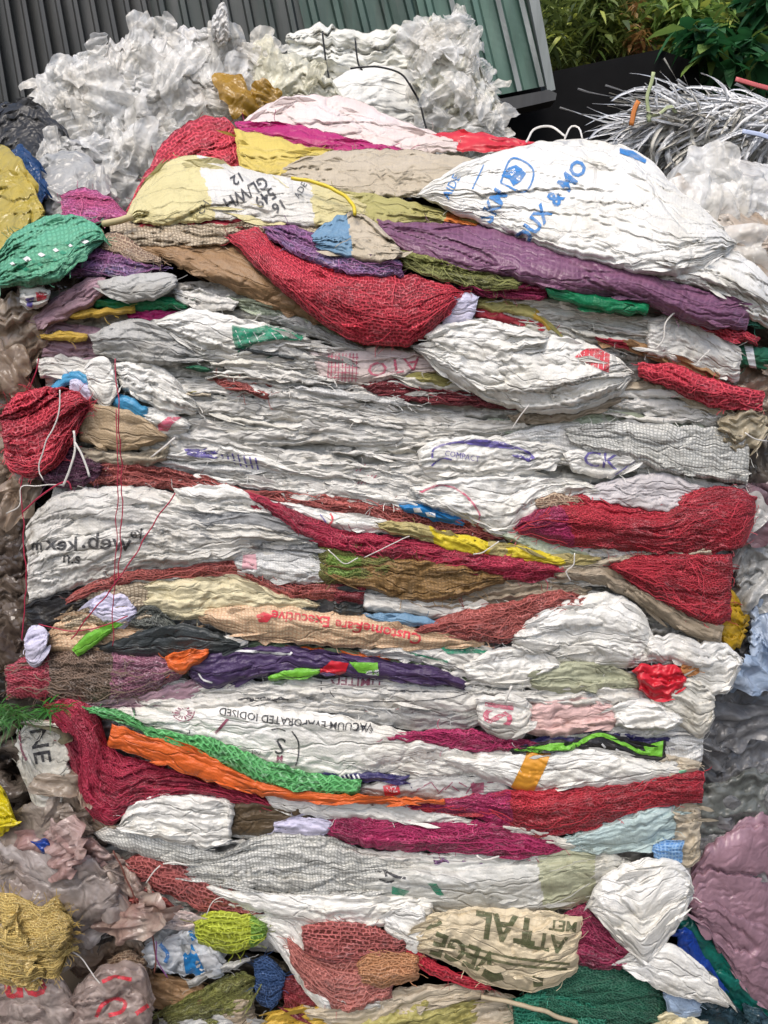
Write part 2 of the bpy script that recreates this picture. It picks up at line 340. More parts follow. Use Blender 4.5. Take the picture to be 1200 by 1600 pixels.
def build_all():
    for pc in REG.values():
        VV, fl, uv, fm, mats = pc.geo; name, label, cat, group, kind, parent = pc.meta
        if name == 'woven_sack' and not pc.fray and not kind: pc.fray = int(min(10, (pc.grid[0].max()-pc.grid[0].min())/30))
        if pc.fray:
            rs = random.Random(pc.sd); V2 = []; F2 = []; U2 = []; base = len(VV); lx, ly, lY = pc.loop
            cx, cy = lx.mean(), ly.mean()
            for k in range(pc.fray):
                i = rs.randrange(len(lx)); x, y, Yy = lx[i], ly[i], lY[i]-.004; a = math.atan2(y-cy, (x-cx)*.8)+rs.uniform(-1.1, 1.1); ln = rs.uniform(6, 20); wd = rs.uniform(.5, 1.1)
                ca = a
                for j in range(5):
                    p1 = P(x-math.sin(ca)*wd/2, y+math.cos(ca)*wd/2, Yy); p2 = P(x+math.sin(ca)*wd/2, y-math.cos(ca)*wd/2, Yy); V2 += [p1, p2]; U2 += [uv[0], uv[0]]
                    x += math.cos(ca)*ln/4; y += math.sin(ca)*ln/4; ca += rs.uniform(-.5, .6); Yy -= rs.uniform(-.001, .004)
                    if j: b0 = base+len(V2)-4; F2.append([b0, b0+1, b0+3, b0+2])
            VV = np.vstack([VV, np.array(V2)]); uv = np.vstack([uv, np.array(U2)]); fl = fl+F2; fm = np.r_[fm, np.zeros(len(F2), int)]
        rs = np.random.RandomState(pc.sd+9); PXg, PYg, Yg = pc.grid; ny, nx = PXg.shape; V2 = []; F2 = []; U2 = []; base = len(VV); big = (PXg.max()-PXg.min())*(PYg.max()-PYg.min())
        nt = 0 if (pc.flaps or kind) else int(min(12, big/(2600 if name != 'net_bag' else 9000)))
        for k in range(nt):                                               # folded corners and torn hems
            top = rs.rand() < .5; j0 = rs.randint(0, nx); ln = rs.uniform(18, 70); hh = rs.uniform(3.5, 9)*(1 if rs.rand() < .8 else 1.8); off = rs.uniform(0, .25)
            i0 = int((ny-1)*((1-off) if top else off)); x0, y0, Y0 = PXg[i0, j0], PYg[i0, j0], Yg[i0, j0]; dj = min(nx-1, j0+4)-max(0, j0-4)
            sl = (PYg[i0, min(nx-1, j0+4)]-PYg[i0, max(0, j0-4)])/max(1e-3, PXg[i0, min(nx-1, j0+4)]-PXg[i0, max(0, j0-4)]); an = math.atan(np.clip(sl, -2, 2))+rs.uniform(-.16, .16); ca, sa = math.cos(an), math.sin(an)
            pk = rs.uniform(.15, .85); sg = -1 if top else 1; m = 12; b0 = base+len(V2); lift = rs.uniform(1, 5)
            for r in range(5):
                for q in range(m+1):
                    a = q/m; env = min(a/pk, (1-a)/(1-pk))**.8; yy = (r/4-.45)*hh*env*sg+perlin(np.array([a*3+k]), np.array([r*.3+.2]), pc.sd)[0]*1.2; xx = (a-.5)*ln
                    V2.append(P(x0+xx*ca-yy*sa, y0+xx*sa+yy*ca, Y0-(.002+.001*lift*r/4)*env-.0015)); U2.append([a*ln*.001+k, r*hh*.00025+k])
            for r in range(4):
                for q in range(m): a = b0+r*(m+1)+q; F2.append([a, a+1, a+m+2, a+m+1])
        ns = {'net_bag': int(min(70, 6+big/450)), 'woven_sack': int(min(8, big/6000))}.get(name, 0)
        for k in range(ns):                                               # loose threads lying on the cloth
            i = rs.uniform(0, ny-1); j = rs.uniform(0, nx-1); st = rs.randint(5, 12); di, dj = rs.normal(0, 1.0), rs.normal(0, 2.4); w_ = rs.uniform(.35, .75)
            b0 = base+len(V2)
            for q in range(st):
                ii, jj = int(np.clip(i, 0, ny-1)), int(np.clip(j, 0, nx-1)); l = math.hypot(di, dj)+1e-6; x, y, Y_ = PXg[ii, jj], PYg[ii, jj], Yg[ii, jj]-.0025-.002*math.sin(q/st*3.1)
                V2 += [P(x-di/l*w_, y-dj/l*w_, Y_), P(x+di/l*w_, y+dj/l*w_, Y_)]; U2 += [[0, 0], [0, 0]]
                if q: F2.append([b0+2*q-2, b0+2*q-1, b0+2*q+1, b0+2*q])
                i += di; j += dj; di += rs.normal(0, .45); dj += rs.normal(0, .6)
        if V2:
            nq = len(F2); VV = np.vstack([VV, np.array(V2)]); uv = np.vstack([uv, np.array(U2)]); fl = fl+F2
            tm = 0
            if len(pc.geo[4]) and ns and name == 'net_bag': mats.append(THREAD(pc.geo[4][0])); tm = len(mats)-1
            fm = np.r_[fm, np.array([0]*(nt*48)+[tm]*(nq-nt*48), int)]
        if pc.flaps:
            n, sz = pc.flaps; rs = np.random.RandomState(pc.sd+3); PXg, PYg, Yg = pc.grid; ny, nx = PXg.shape; V2 = []; F2 = []; K = 19; base = len(VV)
            for k in range(n):
                i = int(ny*(rs.rand()**.8)*.999) if rs.rand() < .8 else rs.choice([ny-1, ny-2]); i = ny-1-i if rs.rand() < .6 else i; j = rs.randint(nx); p0 = P(PXg[i, j], PYg[i, j], Yg[i, j]-.012*rs.rand()); s_ = sz*.001*rs.uniform(.35, 1.5)
                g = np.linspace(-1, 1, K); a, b = np.meshgrid(g, g); r = np.sqrt(a*a+b*b)+1e-6; th = np.arctan2(b, a)
                sq = np.maximum(np.abs(a), np.abs(b))/r; ra = 1+.28*np.sin(th*2+rs.rand()*6)+.20*np.sin(th*3+rs.rand()*6)+.22*(tri(th/np.pi*3.5+rs.rand()*6)-.5); a2, b2 = a*sq*ra, b*sq*ra*rs.uniform(.4, .9)
                pa = np.arctan2(b2, a2+rs.uniform(1.2, 2.2)); pl = tri(pa*rs.uniform(2.2, 4.5)+.25*perlin(a2*1.5+k, b2*1.5, pc.sd+k)+rs.rand()); p2 = tri(pa*rs.uniform(6, 10)+.3*perlin(a2*2+k, b2*2, pc.sd+k+1))
                zz = -.40*(a2*a2+b2*b2)*rs.uniform(-.2, 1)+.22*pl+.07*p2+.16*(crumple(a2*50, b2*50, 70, pc.sd+k)-.5)+.2*perlin(a2*1.3+k, b2*1.3, pc.sd+k+2)
                n_ = np.array([rs.uniform(-.6, .6), -1, rs.uniform(-.3, .7)]); n_ /= np.linalg.norm(n_); t_ = np.cross(n_, rs.normal(size=3)); t_ /= np.linalg.norm(t_); u_ = np.cross(n_, t_)
                Q = p0+s_*(a2[..., None]*t_+b2[..., None]*u_+zz[..., None]*n_); Q = Q.reshape(-1, 3); b0 = base+len(V2); V2 += list(Q); ix = np.arange(K*K).reshape(K, K)+b0
                F2 += np.stack([ix[:-1, :-1], ix[:-1, 1:], ix[1:, 1:], ix[1:, :-1]], -1).reshape(-1, 4).tolist()
            V2 = np.array(V2); VV = np.vstack([VV, V2]); uv = np.vstack([uv, V2[:, [0, 2]]]); fl = fl+F2; mi = 0
            if pc.flap_mat: mats.append(pc.flap_mat); mi = len(mats)-1
            fm = np.r_[fm, np.full(len(F2), mi)]
        c = VV[:len(pc.front[0])].mean(0); 
        o = mesh_obj(name, VV-c, fl, mats, fm, uv); o.location = c
        if parent is not None: o.parent = parent; o.location = Vector(c)-Vector(parent.location)
        if label: tag(o, label, cat, group, kind)
        elif kind: o['kind'] = kind
        pc.obj = o
def tube(name, label, cat, s, r, mat, z=20, Y=None, group=None, parent=None, flat=1., zs=None, n=None):
    p = pts(s) if isinstance(s, str) else np.array(s); n = n or max(6, int(np.hypot(*np.diff(p, axis=0).T).sum()/5))
    q, L = resample(p, n); _seed[0] += 1; q[:, 0] += perlin(np.arange(n)/5., np.zeros(n)+.4, _seed[0])*min(3., L/50.); q[:, 1] += perlin(np.arange(n)/6., np.zeros(n)+.6, _seed[0])*min(2., L/60.); Yy = (G(q[:, 0], q[:, 1]) if Y is None else np.full(n, float(Y)))-z*.001
    if zs is not None: Yy = Yy-np.interp(np.linspace(0, 1, n), np.linspace(0, 1, len(zs)), zs)*.001
    C = P(q[:, 0], q[:, 1], Yy); c0 = C.mean(0); V = []; Fc = []; K = 6
    for i in range(n):
        d = C[min(i+1, n-1)]-C[max(i-1, 0)]; d = d/(np.linalg.norm(d)+1e-9); a = np.cross(d, [0, 1, 0]); a /= np.linalg.norm(a)+1e-9; b = np.cross(d, a)
        for k in range(K):
            t = 2*math.pi*k/K; V.append(C[i]-c0+r*(a*math.cos(t)+b*math.sin(t)*flat))
    for i in range(n-1):
        for k in range(K): Fc.append([i*K+k, i*K+(k+1) % K, (i+1)*K+(k+1) % K, (i+1)*K+k])
    Fc.append(list(range(K))[::-1]); Fc.append([(n-1)*K+k for k in range(K)])
    o = mesh_obj(name, np.array(V), Fc, [mat], uvs=np.zeros((len(V), 2))); o.location = c0
    if parent is not None: o.parent = parent; o.location = Vector(c0)-Vector(parent.location)
    if label: tag(o, label, cat, group)
    return o
# ------------------------------------------------------------------ cloths and plastics of the bale
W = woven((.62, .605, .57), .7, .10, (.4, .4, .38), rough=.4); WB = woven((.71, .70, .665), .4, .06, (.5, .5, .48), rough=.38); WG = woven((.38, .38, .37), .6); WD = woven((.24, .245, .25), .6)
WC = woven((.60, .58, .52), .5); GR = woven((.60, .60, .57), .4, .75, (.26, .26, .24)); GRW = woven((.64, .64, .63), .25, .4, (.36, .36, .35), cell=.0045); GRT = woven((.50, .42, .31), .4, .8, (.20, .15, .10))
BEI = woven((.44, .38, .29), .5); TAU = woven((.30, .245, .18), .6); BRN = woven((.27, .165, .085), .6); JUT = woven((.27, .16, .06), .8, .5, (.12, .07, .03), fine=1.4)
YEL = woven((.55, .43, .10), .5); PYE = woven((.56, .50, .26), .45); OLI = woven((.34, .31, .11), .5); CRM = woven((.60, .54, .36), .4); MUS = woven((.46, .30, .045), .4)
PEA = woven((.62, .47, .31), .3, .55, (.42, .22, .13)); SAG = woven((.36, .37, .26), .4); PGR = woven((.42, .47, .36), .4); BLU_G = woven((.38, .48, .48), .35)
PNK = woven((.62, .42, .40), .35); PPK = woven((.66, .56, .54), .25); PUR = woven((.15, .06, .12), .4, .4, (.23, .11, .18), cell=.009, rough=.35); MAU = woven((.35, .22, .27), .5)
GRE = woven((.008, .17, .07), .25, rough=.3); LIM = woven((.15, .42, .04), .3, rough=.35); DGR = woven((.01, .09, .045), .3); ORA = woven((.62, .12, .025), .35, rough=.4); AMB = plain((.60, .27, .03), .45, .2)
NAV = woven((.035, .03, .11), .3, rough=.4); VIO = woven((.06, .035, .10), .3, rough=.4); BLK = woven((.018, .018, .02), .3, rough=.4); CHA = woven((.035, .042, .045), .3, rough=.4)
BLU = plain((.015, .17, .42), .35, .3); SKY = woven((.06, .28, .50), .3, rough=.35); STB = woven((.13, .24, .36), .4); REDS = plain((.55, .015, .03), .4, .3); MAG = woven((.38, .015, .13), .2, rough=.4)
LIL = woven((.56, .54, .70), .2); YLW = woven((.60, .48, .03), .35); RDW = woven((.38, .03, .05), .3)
RN = net((.54, .016, .04), (.11, .003, .008), .0098, asp=.56, warp=.3, light=.3, wk=.25, holes=.95)
RNL = net((.58, .028, .055), (.17, .004, .012), .0098, asp=.56, warp=.3, light=.35, wk=.25, holes=.95)
CRI = net((.44, .012, .055), (.11, .0092, .012), .0065, asp=.6, warp=.8, light=.3)
CRI2 = net((.44, .012, .11), (.10, .0092, .02), .006, asp=.62, warp=.9, light=.35)
CRI3 = net((.47, .012, .032), (.10, .0092, .008), .0065, asp=.6, warp=.6, light=.28, rot=.2)
BRK = net((.40, .085, .07), (.10, .02, .015), .0075, asp=.62, warp=.6, light=.35)
BRKH = net((.42, .10, .09), (.07, .015, .012), .010, asp=.7, warp=.3, light=.3, holes=1.)
MAR = net((.25, .02, .03), (.05, .004, .006), .006, warp=.8, light=.25)
PUN = net((.24, .07, .20), (.05, .02, .05), .010, asp=.6, warp=.6, light=.6, c2=(.09, .10, .22), wk=.5)
PKN = net((.42, .05, .16), (.10, .01, .05), .007, warp=.7, light=.5, c2=(.45, .10, .30))
BPN = net((.20, .13, .09), (.05, .03, .02), .007, rot=.7, warp=.7, light=.4)
MPN = net((.36, .13, .20), (.09, .03, .05), .007, rot=.5, warp=.7, light=.6)
TNN = net((.42, .30, .20), (.12, .06, .04), .008, warp=.4, light=.3)
GNN = net((.10, .42, .12), (.02, .10, .02), .011, rot=.785, asp=1., warp=.35, light=.8)
GDN = net((.01, .12, .065), (.002, .03, .02), .006, rot=.5, warp=.5, light=.12)
TEN = net((.01, .20, .12), (.002, .05, .03), .009, rot=.1, warp=.2)
LMN = net((.45, .52, .03), (.14, .16, .01), .010, asp=.8, warp=.4, light=.2)
ORN = net((.55, .26, .12), (.20, .08, .03), .008, warp=.4, light=.3)
OGN = net((.20, .21, .04), (.05, .04, .02), .005, warp=1., light=.3)
BKN = net((.12, .13, .11), (.02, .02, .02), .006, warp=.5, light=.7)
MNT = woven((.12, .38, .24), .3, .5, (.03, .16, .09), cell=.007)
INK = ink((.025, .025, .03), .28); INKR = ink((.55, .03, .05), .4); INKB = ink((.03, .18, .46), .4); INKP = ink((.11, .085, .32), .35); INKG = ink((.01, .22, .12), .45)
INKO = ink((.09, .10, .045), .35); INKPK = ink((.50, .10, .16), .42); INKM = ink((.22, .05, .09), .4); WHT = plain((.66, .66, .65), .5, .2)
GS, GN_ = 'flattened sacks pressed into the bale', 'net bags pressed into the bale'
def S(label, top, bot, mat, **k):
    k.setdefault('group', GS); nm = k.pop('name', 'woven_sack'); c = k.pop('cat', 'sack'); return sack(nm, label, c, top, bot, mat, **k)
def NB(label, top, bot, mat, **k):
    k.setdefault('group', GN_); k.setdefault('saw', 2.); k.setdefault('fold', 4.5); k.setdefault('cr', 1.5); k.setdefault('edge', 2.2); k.setdefault('fray', 14)
    nm = k.pop('name', 'net_bag'); c = k.pop('cat', 'net bag'); return sack(nm, label, c, top, bot, mat, **k)
# ---------- the rounded top of the bale
S('pale pink and white sack on top behind the yellow sacks', '372,195 420,160 480,147 560,158 630,190 720,218', '380,215 440,225 500,235 560,240 640,245 715,235', PPK, z=-60, bulge=40, lt=30)
S('thin red cloth strip behind the big white printed sack', '645,210 720,205 800,215 860,224', '650,228 740,238 800,240 858,238', REDS, z=-60, bulge=10, name='red_sheet', cat='sheet', group=None)
S('magenta band of cloth above the mustard sack on top', '365,190 420,191 480,198 560,218 650,236', '372,208 440,225 500,238 560,244 645,246', MAG, z=-20, bulge=12, lt=9)
NB('bright red net bag bulging up behind the yellow sack at upper left', '198,330 225,275 262,215 300,188 345,183 376,205', '212,345 260,330 300,310 340,290 370,280 384,245', RNL, z=-25, bulge=40)
S('mustard sack crumpled under the magenta band', '366,200 400,208 450,220 530,240', '376,278 400,290 430,292 520,262', YEL, z=0, bulge=25, lt=20)
S('long taupe sack gathered in folds left of the big white printed sack', '436,262 480,243 540,234 620,234 700,242 765,252', '440,285 500,302 560,308 620,310 690,310 760,295', BEI, z=12, bulge=32, lt=14, saw=5)
A = S('pale yellow sack with black printed weights, tied at its left end', '196,338 222,290 258,254 310,241 360,258 430,272 500,290 575,312', '206,346 260,352 330,345 400,345 450,350 510,352 570,350', PYE, z=30, bulge=38, lt=26, fold=3.5, saw=2.5, cr=3, bands=[(.36, .78, -1, 2, W)])
text_print(A, 'GL/WH', 384, 301, 19, 150, INK, bold=.02, sx=.85); text_print(A, '549', 414, 309, 18, 146, INK, bold=.02, sx=.9); text_print(A, '16', 436, 322, 16, 150, INK, bold=.02); text_print(A, '12', 371, 279, 15, 150, INK, bold=.02); text_print(A, 'ADE', 470, 298, 10, -60, INK); text_print(A, 'CH', 318, 325, 11, -60, INK)
S('olive yellow sack end with orange tip under the big white printed sack', '490,300 540,297 620,310 700,330 752,350', '500,350 540,355 600,350 680,352 748,358', OLI, z=22, bulge=22, bands=[(.78, 1.1, -1, 2, woven((.55, .16, .03), .3))], lt=10)
S('thin red and white cloth fold just below the pale yellow sack', '210,350 270,334 330,338 380,340 450,348', '220,360 300,356 360,358 445,358', RDW, z=20, bulge=12, lt=7)
S('crumpled dirty beige sack under the pale yellow sack', '170,352 230,342 300,346 380,348 450,338 510,352', '178,382 240,386 330,384 420,378 500,372', GRT, z=18, bulge=26, lt=12, fold=8)
S('beige sack knob with a blue woven end between red net and purple sack', '484,368 510,348 540,333 575,340 620,380', '492,388 530,400 560,408 600,412 632,402', BEI, z=50, bulge=28, lt=14, fold=7, bands=[(0, .42, -1, 2, STB)])
A = S('big white sack with blue printed emblem lying on top of the bale', '650,304 700,268 760,243 850,220 930,220 1000,238 1055,290 1112,338 1150,380', '660,310 720,338 800,368 880,398 950,415 1020,432 1090,424 1148,388', WB, z=42, bulge=62, lt=26, ls=150, fold=5, saw=3, cr=4, csc=90, R=120, key='bigwhite')
line_print(A, '782,286 800,248 833,266 820,300 782,286', 3, INKB); poly_print(A, '783,275 795,262 806,258 815,264 822,272 814,284 802,291 796,281', INKB); poly_print(A, '795,268 804,263 806,272 799,276', WHT); poly_print(A, '806,280 813,274 812,284', WHT)
text_print(A, 'SKM', 772, 322, 22, -60, INKB, bold=.03, sx=.9); text_print(A, 'DUX & MO', 862, 318, 24, -52, INKB, bold=.03, sx=.95); text_print(A, 'AIDE', 706, 292, 13, -62, INKB, bold=.01); line_print(A, '756,258 738,296', 2.2, INKB)
poly_print(A, '968,232 988,236 1010,250 1008,256 985,246 968,240', INKB)
S('white sack spilling down at the right shoulder of the bale', '1010,425 1060,398 1120,384 1170,405 1215,450', '1030,438 1100,455 1150,485 1215,520', WB, z=20, bulge=45, lt=16, saw=6, R=22)
S('long shiny purple sack stretched across the top right of the bale', '588,343 660,348 760,353 880,383 1000,423 1080,448 1180,470', '600,380 680,412 780,432 880,458 1000,475 1090,510 1165,515', PUR, z=34, bulge=42, lt=24, ls=200, fold=4, saw=3.5, cr=1.5, R=20)
S('smooth brown sack sloping under the red net bag', '212,380 280,374 360,376 420,400 480,440 570,520', '222,388 280,418 330,440 380,462 430,485 500,508 566,540', BRN, z=10, bulge=32, lt=30, ls=160, fold=3, saw=2.5, R=18)
NB('big bright red net bag sagging at the centre top of the bale', '358,366 400,356 430,380 480,405 540,420 600,425 670,435 728,455', '362,376 400,418 450,464 500,503 550,533 600,541 655,534 726,462', RN, z=38, bulge=48, lt=26, ls=120, R=24, fold=2.2, saw=1., bands=[(0, .45, .0, 1.5, RNL)])
NB('purple and blue net gathered along the top edge of the big red net bag', '410,354 450,350 490,365 550,382 625,405', '420,372 460,398 510,418 560,432 632,432', PUN, z=46, bulge=20, lt=9)
NB('olive brown netting crumpled between red net and purple sack', '598,386 650,392 720,415 820,440', '620,414 680,434 740,450 808,452', OGN, z=38, bulge=20, lt=9, fold=7)
NB('crimson net edge under the purple sack', '712,436 760,442 858,446', '722,460 780,466 856,468', CRI2, z=26, bulge=16, lt=8)
NB('mint green net bag with white splashes hanging off the upper left corner', '-10,402 30,358 80,336 120,338 150,352 164,372', '-10,448 40,448 90,440 112,420 140,396 162,378', MNT, z=60, bulge=40, lt=16, fold=8, R=22, key='mint', name='woven_sack', cat='sack', fray=20)
for i_ in range(16): poly_print(REG['mint'], (lambda x, y, r: '%f,%f %f,%f %f,%f %f,%f' % (x-r, y, x, y-r*.6, x+r*1.1, y+1, x, y+r*.7))(20+i_*7.5+(i_ % 3)*3, 412-i_*3+(i_*7 % 19), 4+(i_ % 4)), INKG if i_ % 3 else WHT)
NB('pink and purple net bag above the green net bag', '95,306 130,293 170,308 200,332', '97,338 130,350 165,348 200,342', PKN, z=0, bulge=28, lt=12)
NB('violet blue net bag between the green net and the grey lens shaped sack', '100,396 160,386 200,398 255,415', '104,432 160,434 210,436 252,422', PUN, z=20, bulge=26, lt=10)
NB('tan open net draped above the violet blue net bag', '154,372 185,362 215,382 252,404', '158,390 190,400 220,412 250,412', TNN, z=34, bulge=18)
# ---------- first layers under the top
S('white plastic label flap right below the red net bag', '702,456 725,455 750,462', '688,508 715,513 736,512', LIL, z=40, bulge=6, fold=1.5, saw=1, lt=20, step=2.2)
S('bright green rolled plastic below the purple sack', '850,448 920,458 1016,476', '858,464 930,486 1010,494', GRE, z=42, bulge=16, fold=1, saw=.5, cr=1, lt=18, name='plastic_roll', cat='plastic roll', group=None)
S('olive and yellow thin folds right of the white label flap', '742,466 800,470 835,482 866,512', '746,484 800,492 838,502 860,520', OLI, z=14, bulge=12, lt=7, bands=[(.7, 1.1, -1, 2, MUS)])
S('red and orange thin folds under the olive folds', '742,480 790,486 830,496 866,516', '744,498 790,506 836,512 862,522', RDW, z=12, bulge=12, lt=7)
NB('dark green netting at the far right under the white shoulder sack', '1150,484 1180,478 1215,480', '1152,506 1180,512 1215,510', TEN, z=10, bulge=16)
NB('red net crumpled at the right edge below the purple sack tip', '1030,478 1080,484 1130,502 1188,528', '1050,496 1100,516 1140,532 1182,540', RN, z=14, bulge=20)
S('dark green sack with a white stripe at the right edge', '1132,538 1160,540 1215,546', '1146,572 1180,578 1215,580', DGR, z=6, bulge=18, bands=[(.36, .52, -1, 2, WHT)])
S('long grey white sack layer below the green roll', '738,468 850,463 940,480 1010,494 1050,505', '860,528 905,534 960,546 1020,556 1052,552', W, z=4, bulge=20, lt=14)
S('grid woven white layer under the red and orange folds', '730,500 790,498 870,520 970,548', '740,520 800,532 880,548 966,562', GRW, z=8, bulge=14, lt=10)
S('angular white sack flap at right above the red net roll', '1010,500 1065,484 1105,505 1160,548', '1010,556 1070,572 1120,590 1156,598', W, z=16, bulge=22, lt=30, cr=5)
S('thin brown and orange folded sack edge above the red net roll', '925,524 990,532 1060,556 1125,584', '935,536 1000,556 1060,578 1122,596', woven((.33, .19, .09), .5), z=22, bulge=14, lt=6, bands=[(0, .25, -1, 2, RDW)])
NB('bright red knitted net roll at the right edge of the bale', '996,566 1060,573 1130,598 1194,612', '998,588 1060,614 1120,638 1190,644', RNL, z=36, bulge=30, lt=14, step=2.6)
S('tan sack fold tucked under the red net roll', '968,602 1030,590 1090,620 1160,648', '976,616 1040,614 1090,640 1156,656', BEI, z=20, bulge=14)
A = S('swollen bright white sack with a red printed patch, right of centre', '640,540 690,528 760,515 830,520 900,530 960,556 990,582', '650,548 700,594 760,626 830,646 900,644 960,620 988,592', WB, z=34, bulge=50, lt=24, ls=90, fold=5, saw=3, cr=5, csc=80, R=22, fray=6)
poly_print(A, '897,558 915,545 953,544 951,583 925,572', INKR)
for k in range(6): line_print(A, '%d,%d %d,%d' % (905+k*8, 546, 902+k*8, 578), 1.2, WHT)
S('white lens shaped sack lapping over the swollen white sack', '660,524 700,504 770,500 860,524', '690,550 740,566 790,568 850,545', WB, z=44, bulge=26, lt=20, cr=5)
A = S('pinkish white sack with faded red lettering under the red net bag', '480,548 560,544 620,546 690,562', '500,592 560,602 620,592 680,584', PPK, z=18, bulge=20, lt=18)
for k in range(9): line_print(A, '%d,552 %d,596' % (514+k*5.5, 512+k*5.5), 1.6, INKPK)
for k in range(5): line_print(A, '512,%d 560,%d' % (557+k*8, 559+k*8), 1.3, INKPK)
text_print(A, 'ATO', 615, 572, 22, 172, INKPK, bold=.0, sx=1.3)
NB('dark maroon net layer below the pinkish lettered sack', '560,602 600,588 680,603 760,610 890,640', '596,622 680,632 740,636 810,640 886,648', MAR, z=18, bulge=18, lt=7)
S('small olive fold left of the swollen white sack', '640,590 680,578 722,602', '650,602 690,612 718,610', OLI, z=26, bulge=12)
S('thin brown edge curling under the swollen white sack', '790,650 880,640 970,618', '800,660 880,660 968,632', TAU, z=26, bulge=10, lt=5)
# left upper rows
S('grey lens shaped sack at upper left under the violet net', '150,440 200,428 250,424 278,432', '158,458 200,471 245,468 276,450', WG, z=30, bulge=24, lt=30, fold=2, saw=1)
S('dark green plastic fold below the grey lens shaped sack', '140,462 200,468 250,460 296,476', '148,480 200,488 250,485 292,484', GRE, z=16, bulge=12, lt=6)
S('mustard yellow rolled strip at upper left', '106,488 150,481 210,479', '108,498 150,496 212,488', MUS, z=24, bulge=12, lt=9, fold=1, saw=.5)
S('small dark red fold right of the mustard rolled strip', '196,488 230,486 285,486', '200,498 240,504 280,494', MAG, z=14, bulge=10, lt=7)
S('pinkish rolled film sack at the upper left corner below the green net', '50,496 90,462 130,438 166,432', '58,516 100,500 140,480 166,456', MAU, z=20, bulge=26, lt=10)
A = S('little white sack with red and blue marks at the left corner', '28,452 50,446 78,452', '32,478 52,484 76,474', WB, z=44, bulge=14, step=2.2); poly_print(A, '56,456 74,458 72,468 58,470', INKR); poly_print(A, '40,466 54,464 50,480 42,478', INKP)
S('white flap between the brown sack and the green fold', '270,456 310,452 345,462 374,472', '278,472 310,484 344,488 366,484', W, z=20, bulge=14, lt=14)
S('grey green thin folds under the brown sack', '350,464 420,470 480,494 565,540', '380,486 430,500 500,524 560,552', PGR, z=4, bulge=14, lt=7)
S('dirty grey rounded sack at left below the mustard strip', '140,524 190,500 240,500 280,526 310,552', '148,552 200,566 250,572 304,566', WG, z=26, bulge=30, lt=24)
A = S('white sack with a green printed patch under the brown sack', '236,502 290,482 340,488 400,502 440,512 486,530', '256,522 300,548 340,563 380,560 440,545 482,540', WB, z=22, bulge=24, lt=18)
poly_print(A, '362,508 392,514 425,506 448,508 478,524 470,532 432,530 400,536 372,552 364,530', INKG)
for k in range(7): line_print(A, '%d,%d %d,%d' % (368+k*14, 516+k, 378+k*14, 540-k*2), 1.4, WHT)
S('grey striped fold right of the green printed sack', '420,494 460,492 510,516 575,545', '440,508 500,532 540,548 572,552', WG, z=16, bulge=14, lt=8)
A = S('white triangular fold with a small green stain below the green printed sack', '372,548 430,530 480,548 520,560', '378,560 440,566 480,576 518,580', W, z=18, bulge=14); poly_print(A, '415,556 440,552 446,566 420,570', INKG)
S('olive brown rolled strip at left below the mustard one', '60,522 100,518 136,522', '64,532 100,534 134,534', MUS, z=30, bulge=10, lt=8, fold=1)
S('grey pink thin folds at the left edge above the white flaps', '60,500 110,505 160,515 210,545', '66,560 110,566 150,566 205,560', MAU, z=4, bulge=16, lt=7, fold=6)
S('white crinkled layer left of the grey rounded sack', '56,560 110,555 170,560 240,575', '64,592 110,596 160,600 236,596', W, z=8, bulge=18, lt=9)
S('bright white pointed flap hanging over the blue bags at left', '132,572 150,556 168,560 186,600', '140,616 154,632 170,638 184,612', WB, z=42, bulge=12, lt=30, fold=3)
S('steel blue curved strip at left above the red tangle', '76,606 95,586 120,578 145,590', '84,614 104,604 124,600 142,606', SKY, z=26, bulge=12, fold=1, saw=.5)
S('lilac white fold beside the steel blue strip', '105,590 125,585 145,598 150,616', '110,612 124,624 138,630 148,626', LIL, z=30, bulge=12)
S('sky blue plastic bag between the white flap and the cardboard sack', '172,620 195,616 222,632 232,640', '176,632 196,648 215,656 230,654', SKY, z=32, bulge=16, fold=1.5, saw=1)
A = S('white scrap with red print right of the sky blue bag', '216,640 250,636 285,652 300,664', '220,664 240,676 262,682 294,676', WB, z=28, bulge=14); poly_print(A, '246,664 262,652 284,652 270,662 262,674 248,672', INKPK)
# ---------- middle white zone
S('wide crinkled white layer starting below the dirty grey rounded sack', '230,570 320,560 420,566 520,585 620,622 720,645', '250,596 320,592 420,596 520,616 620,646 716,660', W, z=2, bulge=18, lt=8, ls=70, cr=4)
S('bright white lens shaped sack above the sky blue bag', '180,566 230,564 270,586 310,632', '188,606 225,630 262,644 308,648', WB, z=26, bulge=24, lt=14)
S('broad white layer crossing under the maroon fold', '270,592 350,588 440,600 530,628 640,656', '290,644 360,652 460,660 540,662 636,668', W, z=14, bulge=18, lt=12, ls=150)
NB('short maroon net fold lying on the broad white layer', '332,592 370,594 424,612', '338,600 380,612 420,624', BRK, z=24, bulge=9, lt=6)
S('white layer running right under the maroon net layer', '420,612 520,618 620,638 740,655 880,662', '440,648 540,660 640,674 740,682 876,676', W, z=10, bulge=18, lt=8)
S('long slim white layer through the middle of the bale', '280,650 400,652 500,654 600,664 720,674', '292,692 400,698 500,694 600,700 715,694', W, z=12, bulge=18, lt=10, ls=160)
S('white layer sloping from the red printed scrap towards the centre', '190,676 260,670 340,684 440,700 560,718', '204,700 270,718 340,726 440,738 556,742', W, z=16, bulge=18, lt=9)
S('white grey layer behind the purple stamped sack', '560,680 660,676 760,680 860,672 960,690', '566,706 660,712 760,714 860,708 952,706', WC, z=4, bulge=18, lt=9)
S('pale striped layer under the swollen white sack', '760,655 860,650 930,640 1010,650', '770,680 860,684 930,680 1006,672', PGR, z=8, bulge=14, lt=6)
S('grey white thin layers below the tan sack fold', '950,620 1010,612 1080,630 1160,655', '956,646 1020,650 1080,662 1156,672', W, z=12, bulge=16, lt=7)
